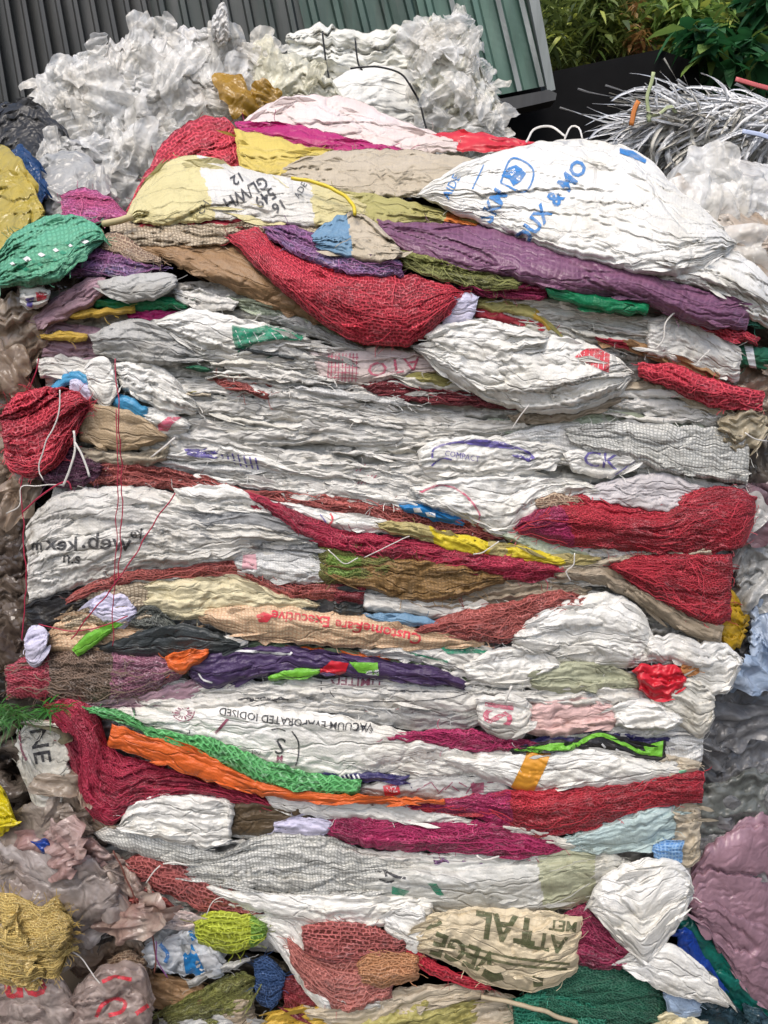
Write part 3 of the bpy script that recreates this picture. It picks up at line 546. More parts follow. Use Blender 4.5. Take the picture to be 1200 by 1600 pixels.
S('yellowish grey thin layer above the grid woven sack end', '880,650 960,640 1040,656 1100,668', '884,664 960,662 1040,672 1096,678', PGR, z=12, bulge=12, lt=6)
S('square ended white sack of coarse grid weave at the right edge', '880,668 960,660 1060,664 1174,672', '890,694 960,712 1060,742 1168,756', GR, z=28, bulge=22, lt=26, fold=2.5, saw=2, R=7, fray=20)
S('smooth white sack patch left of the grid woven sack end', '778,684 850,664 930,668 978,692 1020,716', '790,712 850,722 930,728 1014,730', GRW, z=22, bulge=18, lt=18)
A = S('white sack with purple stamped ring right of centre', '650,704 690,686 760,682 830,686 880,702', '660,742 740,750 820,742 874,722', WB, z=26, bulge=22, lt=14)
line_print(A, '675,716 680,700 720,690 770,690 820,704 835,716', 3, INKP); line_print(A, '674,728 690,716 706,718', 2, INKP); text_print(A, 'COMPACT', 722, 713, 9, 10, INKP, sx=.9); poly_print(A, '715,692 745,686 775,690 808,702 775,700 745,696', INKP); poly_print(A, '800,712 818,706 834,716 826,722', INKP)
A = S('white flap printed with purple letters CK', '880,706 930,698 985,708 1012,716', '892,736 930,748 970,742 1006,724', WB, z=32, bulge=12, lt=26, fold=2.5, saw=1.5, step=2.4)
text_print(A, 'CK', 938, 720, 24, 8, INKP, sx=1.2, bold=.0); line_print(A, '960,742 1000,716', 1.6, INKP)
S('white layer above the purple printed folds at left centre', '250,704 330,694 400,705 460,730 520,742', '262,716 330,720 400,738 516,750', WB, z=20, bulge=14, lt=9, key='pf')
poly_print(REG['pf'], '288,702 320,699 345,706 342,716 312,716 292,710', INKP)
for k in range(7): line_print(REG['pf'], '%d,%d %d,%d' % (345+k*9, 704+k*2, 350+k*9, 722+k*2), 2.6, INKP)
S('grey white folds above the maroon strip at left', '228,724 300,714 380,734 440,752 500,765', '240,742 300,744 380,764 496,776', WG, z=12, bulge=16, lt=7)
A = S('white crumpled layer with faint red stamps left of centre', '420,738 520,724 600,728 680,752 740,775', '430,764 520,778 600,790 736,806', W, z=14, bulge=20, lt=14, cr=5)
for (x, y) in ((520, 722), (552, 724), (566, 744)):
    for k in range(4): line_print(A, '%d,%d %d,%d' % (x-8+k*6, y+12, x+4+k*6, y-2), 1.5, INKPK)
A = S('white layer with small black stamps in the middle of the bale', '600,722 680,712 760,722 840,740 920,752', '610,744 680,752 760,762 914,768', W, z=18, bulge=16, lt=10)
for k in range(9): line_print(A, '%d,%d %d,%d' % (728+k*7, 744+(k % 3)*4, 740+k*7, 738+(k*5 % 9)), 2.2, INK)
A = S('white sack hanging in a point over the crimson net', '640,762 720,746 820,744 900,752 944,764', '660,790 720,812 775,838 805,836 850,800 940,772', WB, z=30, bulge=24, lt=20, cr=6, csc=45)
line_print(A, '655,770 690,758 722,770 748,800 746,820', 3, INKPK)
S('grey lilac smooth sack above the crimson net at right', '860,775 930,758 1000,742 1060,744 1118,775', '870,790 930,792 1000,800 1060,804 1116,800', woven((.50, .47, .48), .3), z=30, bulge=22, lt=20)
S('white layer at the right between grid sack and crimson net', '990,722 1050,738 1110,752 1160,760', '996,742 1050,758 1110,772 1156,770', W, z=14, bulge=14, lt=7)
NB('small tan mesh scrap on the crimson net', '836,782 870,770 908,778', '840,794 870,798 902,796', TNN, z=48, bulge=10, fray=8)
# ---------- cardboard sack, tangle, left side
S('brown paper sack lying flat at left with stitched edge', '118,640 150,632 200,638 250,672 262,682', '124,690 160,700 200,706 240,694 260,688', woven((.40, .30, .19), .5, .2, (.3, .22, .13)), z=34, bulge=20, lt=50, fold=2, saw=0, cr=4, csc=60, R=8)
S('beige folds under the brown paper sack', '120,696 170,704 220,704 268,692', '126,722 170,726 220,728 262,718', BEI, z=26, bulge=20, lt=8)
NB('maroon net strip running right from the left corner', '100,730 160,718 240,728 330,748 400,770', '106,752 160,758 250,764 330,772 396,780', BRK, z=22, bulge=18, lt=8)
NB('tangled bright red net bunched at the left edge', '0,650 20,620 60,606 105,606 140,624', '10,730 40,745 80,735 110,700 138,640', RNL, z=52, bulge=35, lt=14, fold=9, fray=70, step=2.6)
NB('dark purple netting under the red tangle at left', '50,715 90,698 130,705 162,724', '56,748 90,762 130,760 158,745', net((.13, .03, .08), (.03, .01, .02), .006, light=.3), z=30, bulge=22)
A = S('large grey white sack with handwritten marker words at left', '40,822 70,785 120,765 180,758 250,765 330,790 400,800 500,838', '44,942 100,926 160,906 230,892 310,888 400,872 498,862', W, z=30, bulge=38, lt=17, ls=130, fold=5.5, saw=5, cr=4, R=16)
text_print(A, 'web.', 166, 847, 26, 4, INK, mirror=True, bold=.012, sx=1.1); text_print(A, 'kex', 97, 850, 22, 2, INK, mirror=True, bold=.02, sx=1.1); text_print(A, 'm', 58, 852, 16, 0, INK, mirror=True, bold=.02); text_print(A, 'n.s', 112, 872, 18, 4, INK, bold=.01); text_print(A, 'ey', 213, 832, 16, -20, INK, bold=.01)
S('bright smooth white fold left of the crimson net tip', '270,764 320,757 380,766 430,800', '282,786 330,798 380,802 424,808', WB, z=36, bulge=20, lt=18)
S('dark grey dirty folds below the crimson net tip', '290,800 370,796 440,806 500,842', '310,848 370,856 440,862 500,864', WD, z=38, bulge=20, lt=10, saw=6)
A = S('checked white sack with a pink patch left of the brown jute', '362,866 420,856 480,858 520,876', '370,900 420,910 470,914 514,910', GRW, z=34, bulge=22, lt=18); poly_print(A, '380,866 400,866 402,890 378,888', plain((.62, .35, .38), .6, .3))
# ---------- red band zone
NB('brick red net strip above the white printed cloth', '375,768 470,766 560,777 640,790 740,812 800,838', '385,784 470,792 560,806 640,828 720,840 796,846', BRK, z=22, bulge=18, lt=7)
A = S('white cloth strip with red and blue print between two red nets', '410,774 470,788 540,802 625,814', '424,790 500,818 550,833 612,832', WB, z=28, bulge=14, lt=16); line_print(A, '516,802 520,812 514,820', 3, INKR); line_print(A, '500,804 510,816', 2, INKP)
NB('long crimson net running down from left to the centre', '380,766 430,783 480,803 540,828 620,838 720,855 820,865 895,885', '384,778 430,808 462,842 490,858 560,876 640,878 720,893 790,908 892,902', CRI, z=34, bulge=32, lt=13, step=2.6)
S('blue strip with white flecks above the brick red net', '622,788 660,789 728,813', '630,798 680,814 724,820', BLU, z=36, bulge=10, lt=9, name='blue_strip', cat='plastic strip', group=None, key='bs')
poly_print(REG['bs'], '645,794 656,794 660,800 648,800', WHT); poly_print(REG['bs'], '664,800 680,802 680,808 668,806', WHT)
S('olive sack edge with bright yellow stretches under the brick red net', '585,814 650,818 720,836 800,850 880,868 940,870', '596,830 660,846 720,864 800,878 880,884 936,882', woven((.38, .32, .14), .4), z=40, bulge=16, lt=7, bands=[(.24, .50, -1, 2, YLW), (.58, .84, .1, 1.2, YLW)])
S('pale green white fold between yellow edge and crimson net', '780,830 830,838 880,850 920,862', '790,846 840,862 880,872 914,872', PGR, z=36, bulge=14, lt=9)
S('checked white strip below the yellow edge', '720,866 780,866 840,878 890,888', '724,876 780,886 840,894 886,896', GRW, z=30, bulge=10, lt=8)
NB('broad crimson net sack ending in a fringe at the right edge', '800,826 840,785 900,770 980,788 1040,796 1070,770 1110,760 1150,762 1182,778', '815,836 900,856 1000,862 1070,866 1130,862 1160,856 1178,820', CRI3, z=38, bulge=45, lt=18, ls=150, R=20, fray=40, step=2.6, bands=[(0, .22, -1, 2, CRI2)])
S('white sack strip peeping under the broad crimson net sack', '840,846 900,846 980,854 1060,858', '850,870 920,878 1000,876 1056,868', W, z=28, bulge=16, lt=9)
S('beige cord-like fold running right above the red fan', '860,884 940,872 1040,862 1118,856', '866,894 950,884 1040,874 1116,868', BEI, z=40, bulge=12, lt=7)
NB('crimson net spread like a fan at the right edge', '950,884 1000,868 1070,864 1145,866', '958,890 1000,922 1060,956 1110,976 1142,968', CRI3, z=42, bulge=28, lt=20, R=14, step=2.6, fray=24)
S('taupe cloth fold sweeping under the red fan', '860,892 900,882 955,888 1020,924 1080,958 1130,976', '870,904 930,912 1000,945 1060,985 1126,1010', TAU, z=36, bulge=24, lt=11)
S('frayed brown jute sack in the centre of the bale', '500,880 560,872 640,874 720,884 790,900', '520,908 580,924 650,940 710,934 786,912', JUT, z=38, bulge=26, lt=22, cr=6, fray=40)
NB('grass green and olive net scraps left of the jute', '496,852 540,858 600,870 630,884', '498,906 530,914 580,908 626,894', OGN, z=42, bulge=18, lt=9, fray=40, bands=[(.1, .5, .2, .8, net((.18, .30, .04), (.04, .06, .01), .005, warp=1.))])
S('taupe striped folds under the jute sack', '610,934 700,930 780,904 850,902 925,920', '620,946 720,954 800,946 916,936', TAU, z=26, bulge=18, lt=6, saw=6)
NB('brick red net strip wavy along the bottom of the handwritten sack', '100,935 150,908 200,893 280,886 370,878 420,896 470,910 545,912', '104,946 150,926 210,908 290,904 370,900 420,924 480,936 540,938', BRK, z=38, bulge=14, lt=8)
# ---------- cream and peach rows
S('black plastic tucked at the left edge under the handwritten sack', '36,945 70,928 110,922 140,936', '42,975 70,982 104,970 136,950', BLK, z=28, bulge=18, lt=16)
S('brown checked woven sack at left below the brick red strip', '92,965 130,925 190,908 245,912', '98,985 140,980 200,978 242,968', GRT, z=28, bulge=22, lt=16)
S('pale blue white torn patch on the brown checked sack', '134,945 160,925 195,930 214,950', '140,958 165,975 190,985 212,968', LIL, z=42, bulge=10, step=2.4)
NB('dark green black netting triangle among the cream sacks', '198,968 235,942 278,980', '202,980 240,984 276,992', BKN, z=40, bulge=14, lt=12)
S('cream and pale green sack rumpled in the left centre', '205,918 290,898 370,896 440,926 500,940', '230,956 300,968 370,958 430,956 496,950', CRM, z=30, bulge=26, lt=18, cr=6)
NB('olive grey net strip above the peach lettered sack', '330,956 380,944 440,944 500,950', '336,968 380,966 440,962 496,958', BKN, z=38, bulge=10, lt=7)
S('peach checked sack at lower left of the cream one', '70,990 110,958 170,972 250,982 320,976', '76,1016 130,1022 190,1018 250,1006 316,990', PEA, z=30, bulge=24, lt=16)
A = S('long peach sack with red lettering Customer Care Executive upside down', '305,958 360,944 430,944 500,955 580,962 660,982 760,998', '310,970 380,996 450,1004 520,1010 600,1014 680,1016 754,1008', PEA, z=42, bulge=30, lt=22, ls=160, fold=3, saw=2.5, cr=2.5)
text_print(A, 'Executive', 470, 966, 16, 187, INKR, bold=.02, sx=1.05); text_print(A, 'Care', 545, 978, 15, 190, INKR, bold=.02); text_print(A, 'Customer', 608, 988, 16, 192, INKR, bold=.02, sx=1.1); poly_print(A, '400,962 412,956 426,962 418,972 405,972', INKR)
S('small charcoal square scrap above the lettering', '522,910 545,906 570,914', '520,956 545,962 566,958', CHA, z=44, bulge=10, bands=[(-1, 2, .35, 2, MAR)], step=2.4)
S('white fold right of the charcoal scrap', '560,922 620,930 690,936 760,938', '566,952 620,960 690,968 755,960', W, z=30, bulge=20, lt=12)
S('grey blue strip below the white fold in the centre', '566,958 640,960 710,974', '572,970 640,978 706,984', STB, z=44, bulge=10, lt=9)
NB('faded brick net sack swelling towards the right centre', '640,984 720,954 800,940 860,922 920,928', '656,994 720,1002 790,1004 850,990 912,952', BRK, z=38, bulge=28, lt=14, R=16)
S('crumpled silvery white sack beside the faded brick net', '796,990 840,958 900,932 960,928 1005,955 1018,990', '800,1012 850,1034 920,1040 980,1042 1014,1036', WB, z=44, bulge=38, lt=20, ls=80, cr=4, csc=60, R=20, fold=6)
S('thin dark green and brown folds above the violet sack', '340,1006 440,1006 560,1016 660,1030 740,1062', '350,1016 440,1020 560,1034 660,1046 736,1070', woven((.16, .22, .13), .4), z=30, bulge=12, lt=5, bands=[(.25, .72, .3, .8, ORA)])
A = S('white and pale green layer right of the peach lettered sack', '560,1014 640,1004 720,1002 800,1020 860,1045', '570,1028 640,1034 720,1054 800,1072 856,1062', W, z=30, bulge=24, lt=14)
poly_print(A, '680,1006 720,1004 765,1004 768,1020 700,1022', INKG); line_print(A, '640,1020 700,1034', 3, INKG)
S('black plastic sheet folded below the peach checked sack', '150,1010 200,992 270,975 320,982 380,1004', '156,1018 220,1026 300,1028 376,1014', CHA, z=44, bulge=22, lt=26, fold=2.5, saw=2)
S('small white fold between black sheet and violet sack', '300,1000 340,992 390,1002', '306,1012 340,1014 386,1012', W, z=46, bulge=10)
S('bright green strip of plastic lying slantwise at left', '112,1016 138,988 178,976', '122,1026 150,1008 176,988', LIM, z=58, bulge=8, fold=1, saw=0, name='green_strip', cat='plastic strip', group=None)
S('small rounded white pouch hanging at the left edge', '36,1000 48,980 66,978 76,990', '42,1034 54,1042 66,1036 74,1014', LIL, z=60, bulge=18, step=2.4, cr=4)
NB('brown and pink knitted net sack filling the left edge', '6,1040 60,1022 140,1014 220,1020 270,1028 300,1034', '10,1092 70,1092 150,1096 220,1086 280,1062', BPN, z=40, bulge=38, lt=14, R=20, fray=50, bands=[(0, .24, -1, 2, net((.45, .04, .07), (.10, .01, .02), .007, rot=.6, light=.4)), (.58, 1.1, -1, 2, MPN)])
S('mauve flattened sack edge under the knitted net sack', '130,1098 200,1088 290,1062 330,1066', '140,1106 200,1108 280,1102 326,1080', MAU, z=34, bulge=14, lt=9)
A = S('violet printed sack with white line and a pointed lower fold', '286,1026 340,1016 420,1010 520,1020 600,1032 680,1042 730,1066', '300,1062 328,1076 400,1060 480,1054 560,1058 640,1068 726,1076', VIO, z=44, bulge=22, lt=20, fold=3, saw=2)
line_print(A, '350,1016 400,1018 450,1022 456,1019', 3.2, WHT); line_print(A, '310,1052 318,1062 332,1066', 2.4, WHT); poly_print(A, '518,1032 545,1036 540,1050 520,1058 500,1058 500,1046', REDS); poly_print(A, '545,1034 590,1036 592,1055 560,1050', LIM); poly_print(A, '570,1048 592,1046 592,1055 572,1054', WHT)
A = S('orange red sack knob at the left end of the violet sack', '258,1026 280,1016 330,1014', '262,1044 285,1052 322,1030', ORA, z=54, bulge=18, lt=14)
S('lime green leaf printed scrap under the violet sack', '418,1056 450,1046 504,1042', '422,1062 460,1062 500,1054', LIM, z=54, bulge=6, fold=1, saw=0, name='green_scrap', cat='plastic scrap', group=None)
# ---------- printed white rows
A = S('white sack printed LIMITED upside down in red below the violet sack', '480,1066 560,1058 640,1066 720,1076 765,1086', '490,1096 560,1104 640,1110 720,1116 760,1110', W, z=34, bulge=20, lt=20, fold=3)
text_print(A, 'LIMITED', 556, 1064, 14, 184, INKM, bold=.01, sx=1.1); line_print(A, '524,1092 524,1076 640,1080 735,1082', 1.5, INK); line_print(A, '524,1092 600,1096 690,1092 735,1082', 1.5, INK); line_print(A, '502,1064 502,1084', 1.8, INK)
A = S('grey white folds left of the red LIMITED print', '210,1090 270,1062 340,1064 420,1062 500,1060 560,1090', '220,1104 300,1110 400,1106 480,1108 556,1104', W, z=30, bulge=22, lt=12)
for k in range(8): line_print(A, '%d,%d %d,%d' % (372+k*9, 1094-(k % 2)*3, 388+k*9, 1090+(k % 3)*3), 2.6, INK)
S('thin grey folds with a dark red edge right of centre', '520,1110 600,1100 680,1104 780,1096', '530,1128 600,1136 690,1142 776,1130', WG, z=30, bulge=16, lt=8, bands=[(.05, .4, .75, 2, RDW)])
A = S('large white salt sack printed VACUUM EVAPORATED in black, upside down', '150,1110 230,1104 310,1104 400,1102 500,1112 600,1134 720,1160', '210,1146 300,1166 370,1192 440,1212 540,1218 620,1200 716,1176', WB, z=42, bulge=30, lt=30, ls=160, fold=3.5, saw=2.5, cr=3)
text_print(A, 'VACUUM EVAPORATED IODISED', 462, 1128, 11.5, 186, INK, bold=.01, sx=1.0, bend=.00035); text_print(A, 'SALT', 568, 1139, 9, 190, INK, bold=.0)
text_print(A, 'S', 438, 1164, 26, 190, INK, bold=.0); line_print(A, '456,1142 466,1158 466,1180 462,1196', 2.2, INK); line_print(A, '424,1140 436,1138 446,1142', 2, INK); line_print(A, '336,1146 352,1128 360,1118', 4, INKM)
for k in range(14):
    a0 = k*math.pi/14*2; line_print(A, '%.1f,%.1f %.1f,%.1f' % (287+6*math.cos(a0), 1114+5*math.sin(a0), 287+14*math.cos(a0), 1114+10*math.sin(a0)), 2, INKM)
line_print(A, '270,1112 274,1122 287,1127 300,1122 304,1112', 1.8, INKM); line_print(A, '205,1100 212,1118', 4, INK); text_print(A, 'r', 295, 1144, 10, 180, INK); text_print(A, 'net', 400, 1176, 8, 190, INK); text_print(A, 'M', 437, 1184, 9, 184, INKM, bold=.03)
A = S('bundled grey white sack end with red letters IS', '744,1090 780,1084 820,1090 832,1112', '748,1134 780,1154 812,1154 830,1136', W, z=56, bulge=24, lt=24, R=14); text_print(A, 'IS', 776, 1114, 44, 98, INKPK, bold=.02, sx=.8)
S('pink beige sack bundle right of the IS sack', '812,1104 860,1092 920,1088 985,1112', '816,1146 870,1154 930,1142 982,1132', PNK, z=46, bulge=26, lt=16)
S('white lens of sack left above the IS sack', '720,1036 780,1012 830,1010 880,1034', '730,1064 780,1072 830,1068 874,1052', WB, z=40, bulge=22, lt=18, cr=6)
S('sage green sack fold under the silvery white sack', '824,1058 880,1034 940,1036 1005,1060', '830,1076 890,1086 950,1082 1000,1074', SAG, z=46, bulge=20, lt=12)
S('white crumpled folds above the pink beige bundle', '800,1080 880,1074 950,1064 1010,1080', '810,1098 880,1108 950,1104 1006,1100', W, z=40, bulge=20, lt=9, cr=7)
S('white folds left of the white lens above the LIMITED sack', '640,1036 700,1044 760,1056 820,1078', '646,1050 700,1070 760,1084 816,1092', WC, z=24, bulge=14, lt=7)

# ---------- many thin look-alike folds squeezed between the larger sacks
rz = random.Random(44)
for (x0, x1, y0, y1, sl, n, z0, z1) in ((250, 760, 575, 700, .10, 26, 16, 30), (700, 1120, 600, 760, .06, 14, 14, 30), (250, 700, 700, 780, .14, 14, 20, 30), (560, 1000, 500, 560, .12, 8, 10, 26), (200, 560, 520, 590, .10, 9, 14, 30), (60, 420, 760, 930, -.05, 6, 30, 38), (220, 720, 1062, 1120, .04, 16, 32, 40), (620, 1000, 1010, 1100, .06, 12, 30, 46),
        (500, 1000, 1160, 1230, .08, 14, 36, 50), (300, 900, 1315, 1430, .07, 20, 34, 50), (850, 1090, 1020, 1160, .05, 10, 40, 52), (560, 1000, 880, 980, .0, 7, 24, 34)):
    for k in range(n):
        L_ = rz.uniform(80, 260); h_ = rz.uniform(6, 15); cx_ = rz.uniform(x0+L_*.4, x1-L_*.4) if x1-x0 > L_ else (x0+x1)/2; cy_ = rz.uniform(y0, y1)+sl*(cx_-(x0+x1)/2)*.6; s2 = sl+rz.uniform(-.07, .07); bw = rz.uniform(-.12, .12)*L_*.3
        f = lambda t, o: '%.1f,%.1f' % (cx_+(t-.5)*L_, cy_+(t-.5)*L_*s2+bw*math.sin(math.pi*t)+o)
        S('thin crumpled white sack fold squeezed between the larger sacks of the bale', ' '.join((f(0, -1), f(.25, -h_*rz.uniform(.3, .6)), f(.6, -h_*rz.uniform(.3, .6)), f(1, -1))), ' '.join((f(.02, 2), f(.3, h_*rz.uniform(.3, .6)), f(.65, h_*rz.uniform(.3, .6)), f(.99, 2))),
          rz.choice((W, W, W, WB, WG, WC, GRW)), z=rz.uniform(z0, z1), bulge=rz.uniform(5, 11), lt=7, fold=3, saw=2, cr=1.5, R=6, group='thin white folds between the sacks', depth=.1)

for nm_, m_, n_ in (('brick red', BRK, 6), ('olive', OLI, 4), ('dark green', DGR, 3), ('charcoal', CHA, 5), ('tan', BEI, 6), ('magenta', MAG, 3), ('pale green', PGR, 4)):
    for k in range(n_):
        (x0, x1, y0, y1) = rz.choice(((250, 1000, 545, 760), (200, 480, 545, 620), (250, 720, 1062, 1110), (620, 1000, 1010, 1110), (480, 760, 1140, 1220), (300, 850, 1320, 1430), (560, 1100, 500, 700)))
        cx_, cy_, L_, h_ = rz.uniform(x0, x1), rz.uniform(y0, y1), rz.uniform(35, 110), rz.uniform(5, 10); s2 = rz.uniform(-.1, .2)
        f = lambda t, o: '%.1f,%.1f' % (cx_+(t-.5)*L_, cy_+(t-.5)*L_*s2+o)
        S('small %s scrap of cloth peeking out between the white sack layers' % nm_, ' '.join((f(0, -1), f(.3, -h_*.5), f(.7, -h_*.4), f(1, -1))), ' '.join((f(.02, 2), f(.4, h_*.5), f(.7, h_*.4), f(.99, 2))), m_, z=rz.uniform(18, 38), bulge=7, lt=7, fold=3, saw=1, cr=1.5, R=5, group='small %s scraps between the sacks' % nm_, depth=.06, name='cloth_scrap', cat='scrap')
# right edge crumples
S('red plastic bag with small handle among crumpled white sacks at right', '990,1048 1020,1036 1060,1040 1072,1056', '998,1082 1025,1092 1050,1090 1068,1072', REDS, z=64, bulge=12, lt=14, fold=6, saw=2, cr=9, csc=26, edge=4, name='plastic_bag', cat='bag', group=None)
S('crumpled white sack end right of the silvery sack', '1005,1000 1050,990 1090,1002 1120,1024', '1008,1036 1050,1042 1090,1052 1116,1044', W, z=48, bulge=30, lt=14, cr=8, csc=48)
S('white sack ear sticking out furthest at the right edge', '1070,1020 1110,998 1140,1010 1160,1030', '1080,1064 1110,1086 1138,1080 1156,1044', WB, z=36, bulge=26, lt=18, cr=7, csc=48)
S('folded white sack corner with brown stain below the white ear', '1030,1072 1070,1056 1100,1068 1118,1090', '1036,1116 1070,1140 1095,1156 1116,1128', WC, z=50, bulge=26, lt=16, cr=7, csc=50)
S('small white twisted sack left of the stained corner', '955,1104 1000,1090 1040,1098 1070,1120', '962,1136 1000,1144 1040,1142 1066,1134', WB, z=56, bulge=22, lt=14, cr=7, csc=46)
S('grid woven white sack hanging at right below the stained corner', '1020,1150 1050,1130 1080,1136 1100,1150', '1026,1190 1050,1204 1080,1202 1098,1186', GRW, z=34, bulge=22, lt=18)
S('orange brown printed scrap among the white crumples', '1062,1040 1080,1030 1096,1040', '1064,1052 1080,1056 1094,1050', woven((.45, .2, .07), .4), z=62, bulge=8, step=2.2)
S('dark navy and maroon folds over the lime printed sack', '810,1158 870,1146 920,1138 980,1144 1050,1150', '820,1170 880,1172 930,1164 990,1172 1046,1166', NAV, z=46, bulge=12, lt=6)
A = S('black and lime green printed sack edge right of centre', '796,1170 860,1158 905,1156 935,1142 1000,1160 1040,1158', '800,1178 860,1178 915,1172 960,1180 1000,1188 1040,1184', BLK, z=58, bulge=12, lt=12, fold=2)
poly_print(A, '800,1172 860,1162 900,1160 898,1172 850,1176', LIM); line_print(A, '900,1164 935,1148 970,1160 1005,1176 1030,1170', 6, LIM); poly_print(A, '1005,1166 1036,1158 1034,1182 1012,1180', LIM); line_print(A, '940,1162 946,1168', 3, WHT); line_print(A, '962,1170 972,1176', 3, WHT)
NB('crimson roll of net in a dark fold below the IS sack', '600,1148 660,1142 740,1140 800,1152 850,1160', '606,1160 660,1162 720,1174 780,1174 846,1172', CRI2, z=50, bulge=18, lt=10)
A = S('bright white sack crossed by one orange stripe at lower right', '690,1182 760,1174 840,1170 920,1158 990,1176 1070,1200', '700,1196 780,1224 830,1238 920,1238 1000,1230 1064,1216', WB, z=50, bulge=32, lt=30, fold=3.5, saw=2, cr=4)
poly_print(A, '826,1171 864,1170 852,1200 834,1236 796,1234 812,1202', AMB)
A = S('white scribbled folds left of the orange striped sack', '520,1164 600,1152 700,1162 760,1184', '530,1200 620,1212 700,1216 754,1204', W, z=40, bulge=20, lt=14)
text_print(A, 'sets', 640, 1166, 14, 170, INK, bold=.0); text_print(A, 'SS', 672, 1170, 10, 175, INK)
S('tan printed sack edge with mint green trim at lower right', '990,1184 1040,1178 1095,1192', '996,1206 1040,1216 1092,1210', BEI, z=46, bulge=16, lt=9, bands=[(0, .8, -1, .3, woven((.16, .45, .28), .2))])
S('thin navy printed strip above the orange band', '474,1208 540,1206 640,1212', '480,1220 540,1222 636,1222', NAV, z=54, bulge=8, lt=8, key='nv')
for k in range(5): line_print(REG['nv'], '%d,1210 %d,1217' % (530+k*7, 534+k*7), 2.6, WHT)
A = S('newsprint like grey sack with small red squares at centre', '550,1228 620,1216 700,1212 770,1216 810,1240', '556,1246 640,1250 720,1254 804,1250', WG, z=46, bulge=14, lt=16, fold=2)
poly_print(A, '598,1228 622,1222 626,1240 602,1246', INKR); text_print(A, 'NZ', 612, 1234, 9, -8, WHT, bold=.02)
for k in range(12): line_print(A, '%d,%d %d,%d' % (640+k*11, 1240-(k % 4)*6, 652+k*11, 1236-(k % 3)*7), 1.6, INKM)
poly_print(A, '735,1224 756,1222 756,1238 738,1240', INKM)
# lower reds
NB('large crimson net sack wedge at lower left', '70,1102 108,1092 150,1110 178,1170 260,1200 350,1228 435,1250', '84,1130 112,1205 132,1262 174,1290 215,1262 300,1252 430,1268', CRI, z=44, bulge=45, lt=22, ls=140, R=22, fold=7, step=2.6, fray=30)
S('flat orange plastic band crossing the crimson wedge', '176,1130 230,1148 300,1164 370,1204 450,1231 560,1242 695,1248', '166,1166 230,1186 300,1212 370,1234 450,1250 560,1257 695,1256', ORA, z=78, bulge=12, lt=26, fold=1.8, saw=.6, cr=1.2, R=6, name='orange_band', cat='plastic band', group=None)
NB('green net sack with white diamond mesh above the orange band', '128,1104 180,1108 240,1138 330,1154 420,1188 480,1204 566,1220', '140,1114 200,1134 260,1162 340,1192 400,1222 470,1238 562,1244', GNN, z=70, bulge=22, lt=18, fold=3, saw=1.5)
NB('long crimson net roll along the lower right', '630,1258 720,1244 800,1234 900,1229 980,1220 1040,1208 1100,1203', '640,1268 740,1278 800,1298 870,1306 960,1282 1020,1260 1098,1254', CRI3, z=52, bulge=34, lt=15, R=14, step=2.6, bands=[(.0, .35, -1, 2, CRI2)])
S('slim white sack pointed at right between the two crimson rolls', '410,1238 500,1252 580,1254 650,1260 740,1282', '424,1262 500,1278 580,1280 660,1294 734,1288', WB, z=54, bulge=14, lt=18, fold=3)
NB('pinkish crimson net roll with fringe at lower centre', '500,1282 560,1272 640,1278 740,1280 820,1300 885,1322', '508,1302 570,1324 660,1330 760,1336 830,1340 880,1330', CRI2, z=48, bulge=30, lt=12, step=2.6)
S('white sack with folded edges in the lower left corner of the crimson wedge', '184,1288 210,1250 260,1238 330,1243 366,1254', '192,1298 260,1314 320,1326 360,1318', WB, z=54, bulge=24, lt=16)
S('dark brown cloth fold right of the folded white sack', '346,1268 380,1246 430,1252 485,1272', '352,1306 400,1306 440,1298 480,1284', woven((.10, .07, .04), .4), z=44, bulge=16, lt=10)
S('lilac white fold left of the pinkish crimson roll', '424,1284 470,1276 520,1284', '430,1300 470,1306 514,1304', LIL, z=54, bulge=12, lt=10)
S('coarse grid woven strip slanting at lower left', '140,1298 200,1288 260,1306 340,1330 390,1326', '160,1314 230,1340 290,1352 386,1340', GR, z=42, bulge=18, lt=20, fold=3)
S('sage and light blue sack swelling at lower right', '870,1316 930,1286 990,1262 1055,1258', '880,1330 940,1334 1000,1330 1056,1308', BLU_G, z=44, bulge=30, lt=14, R=18)
S('tan cloth crumples at the lower right corner of the bale', '1046,1262 1070,1254 1096,1262', '1048,1340 1070,1356 1094,1345', BEI, z=28, bulge=20, lt=16, cr=9, csc=30)
S('steel blue printed scrap at the lower right', '1018,1322 1040,1312 1068,1314', '1022,1342 1042,1350 1066,1346', woven((.10, .24, .50), .4, .6, (.3, .45, .6)), z=60, bulge=10, step=2.2)
S('white sack tip below the long crimson roll', '780,1288 830,1292 870,1304 905,1318', '790,1304 830,1316 870,1326 900,1326', WC, z=50, bulge=12, lt=9)
S('white sack edge with purple folds below the pinkish roll', '540,1326 620,1330 700,1334 790,1338 860,1334', '550,1344 620,1350 700,1356 790,1354 856,1346', W, z=40, bulge=14, lt=7, bands=[(.42, .68, .0, .6, PUN)])
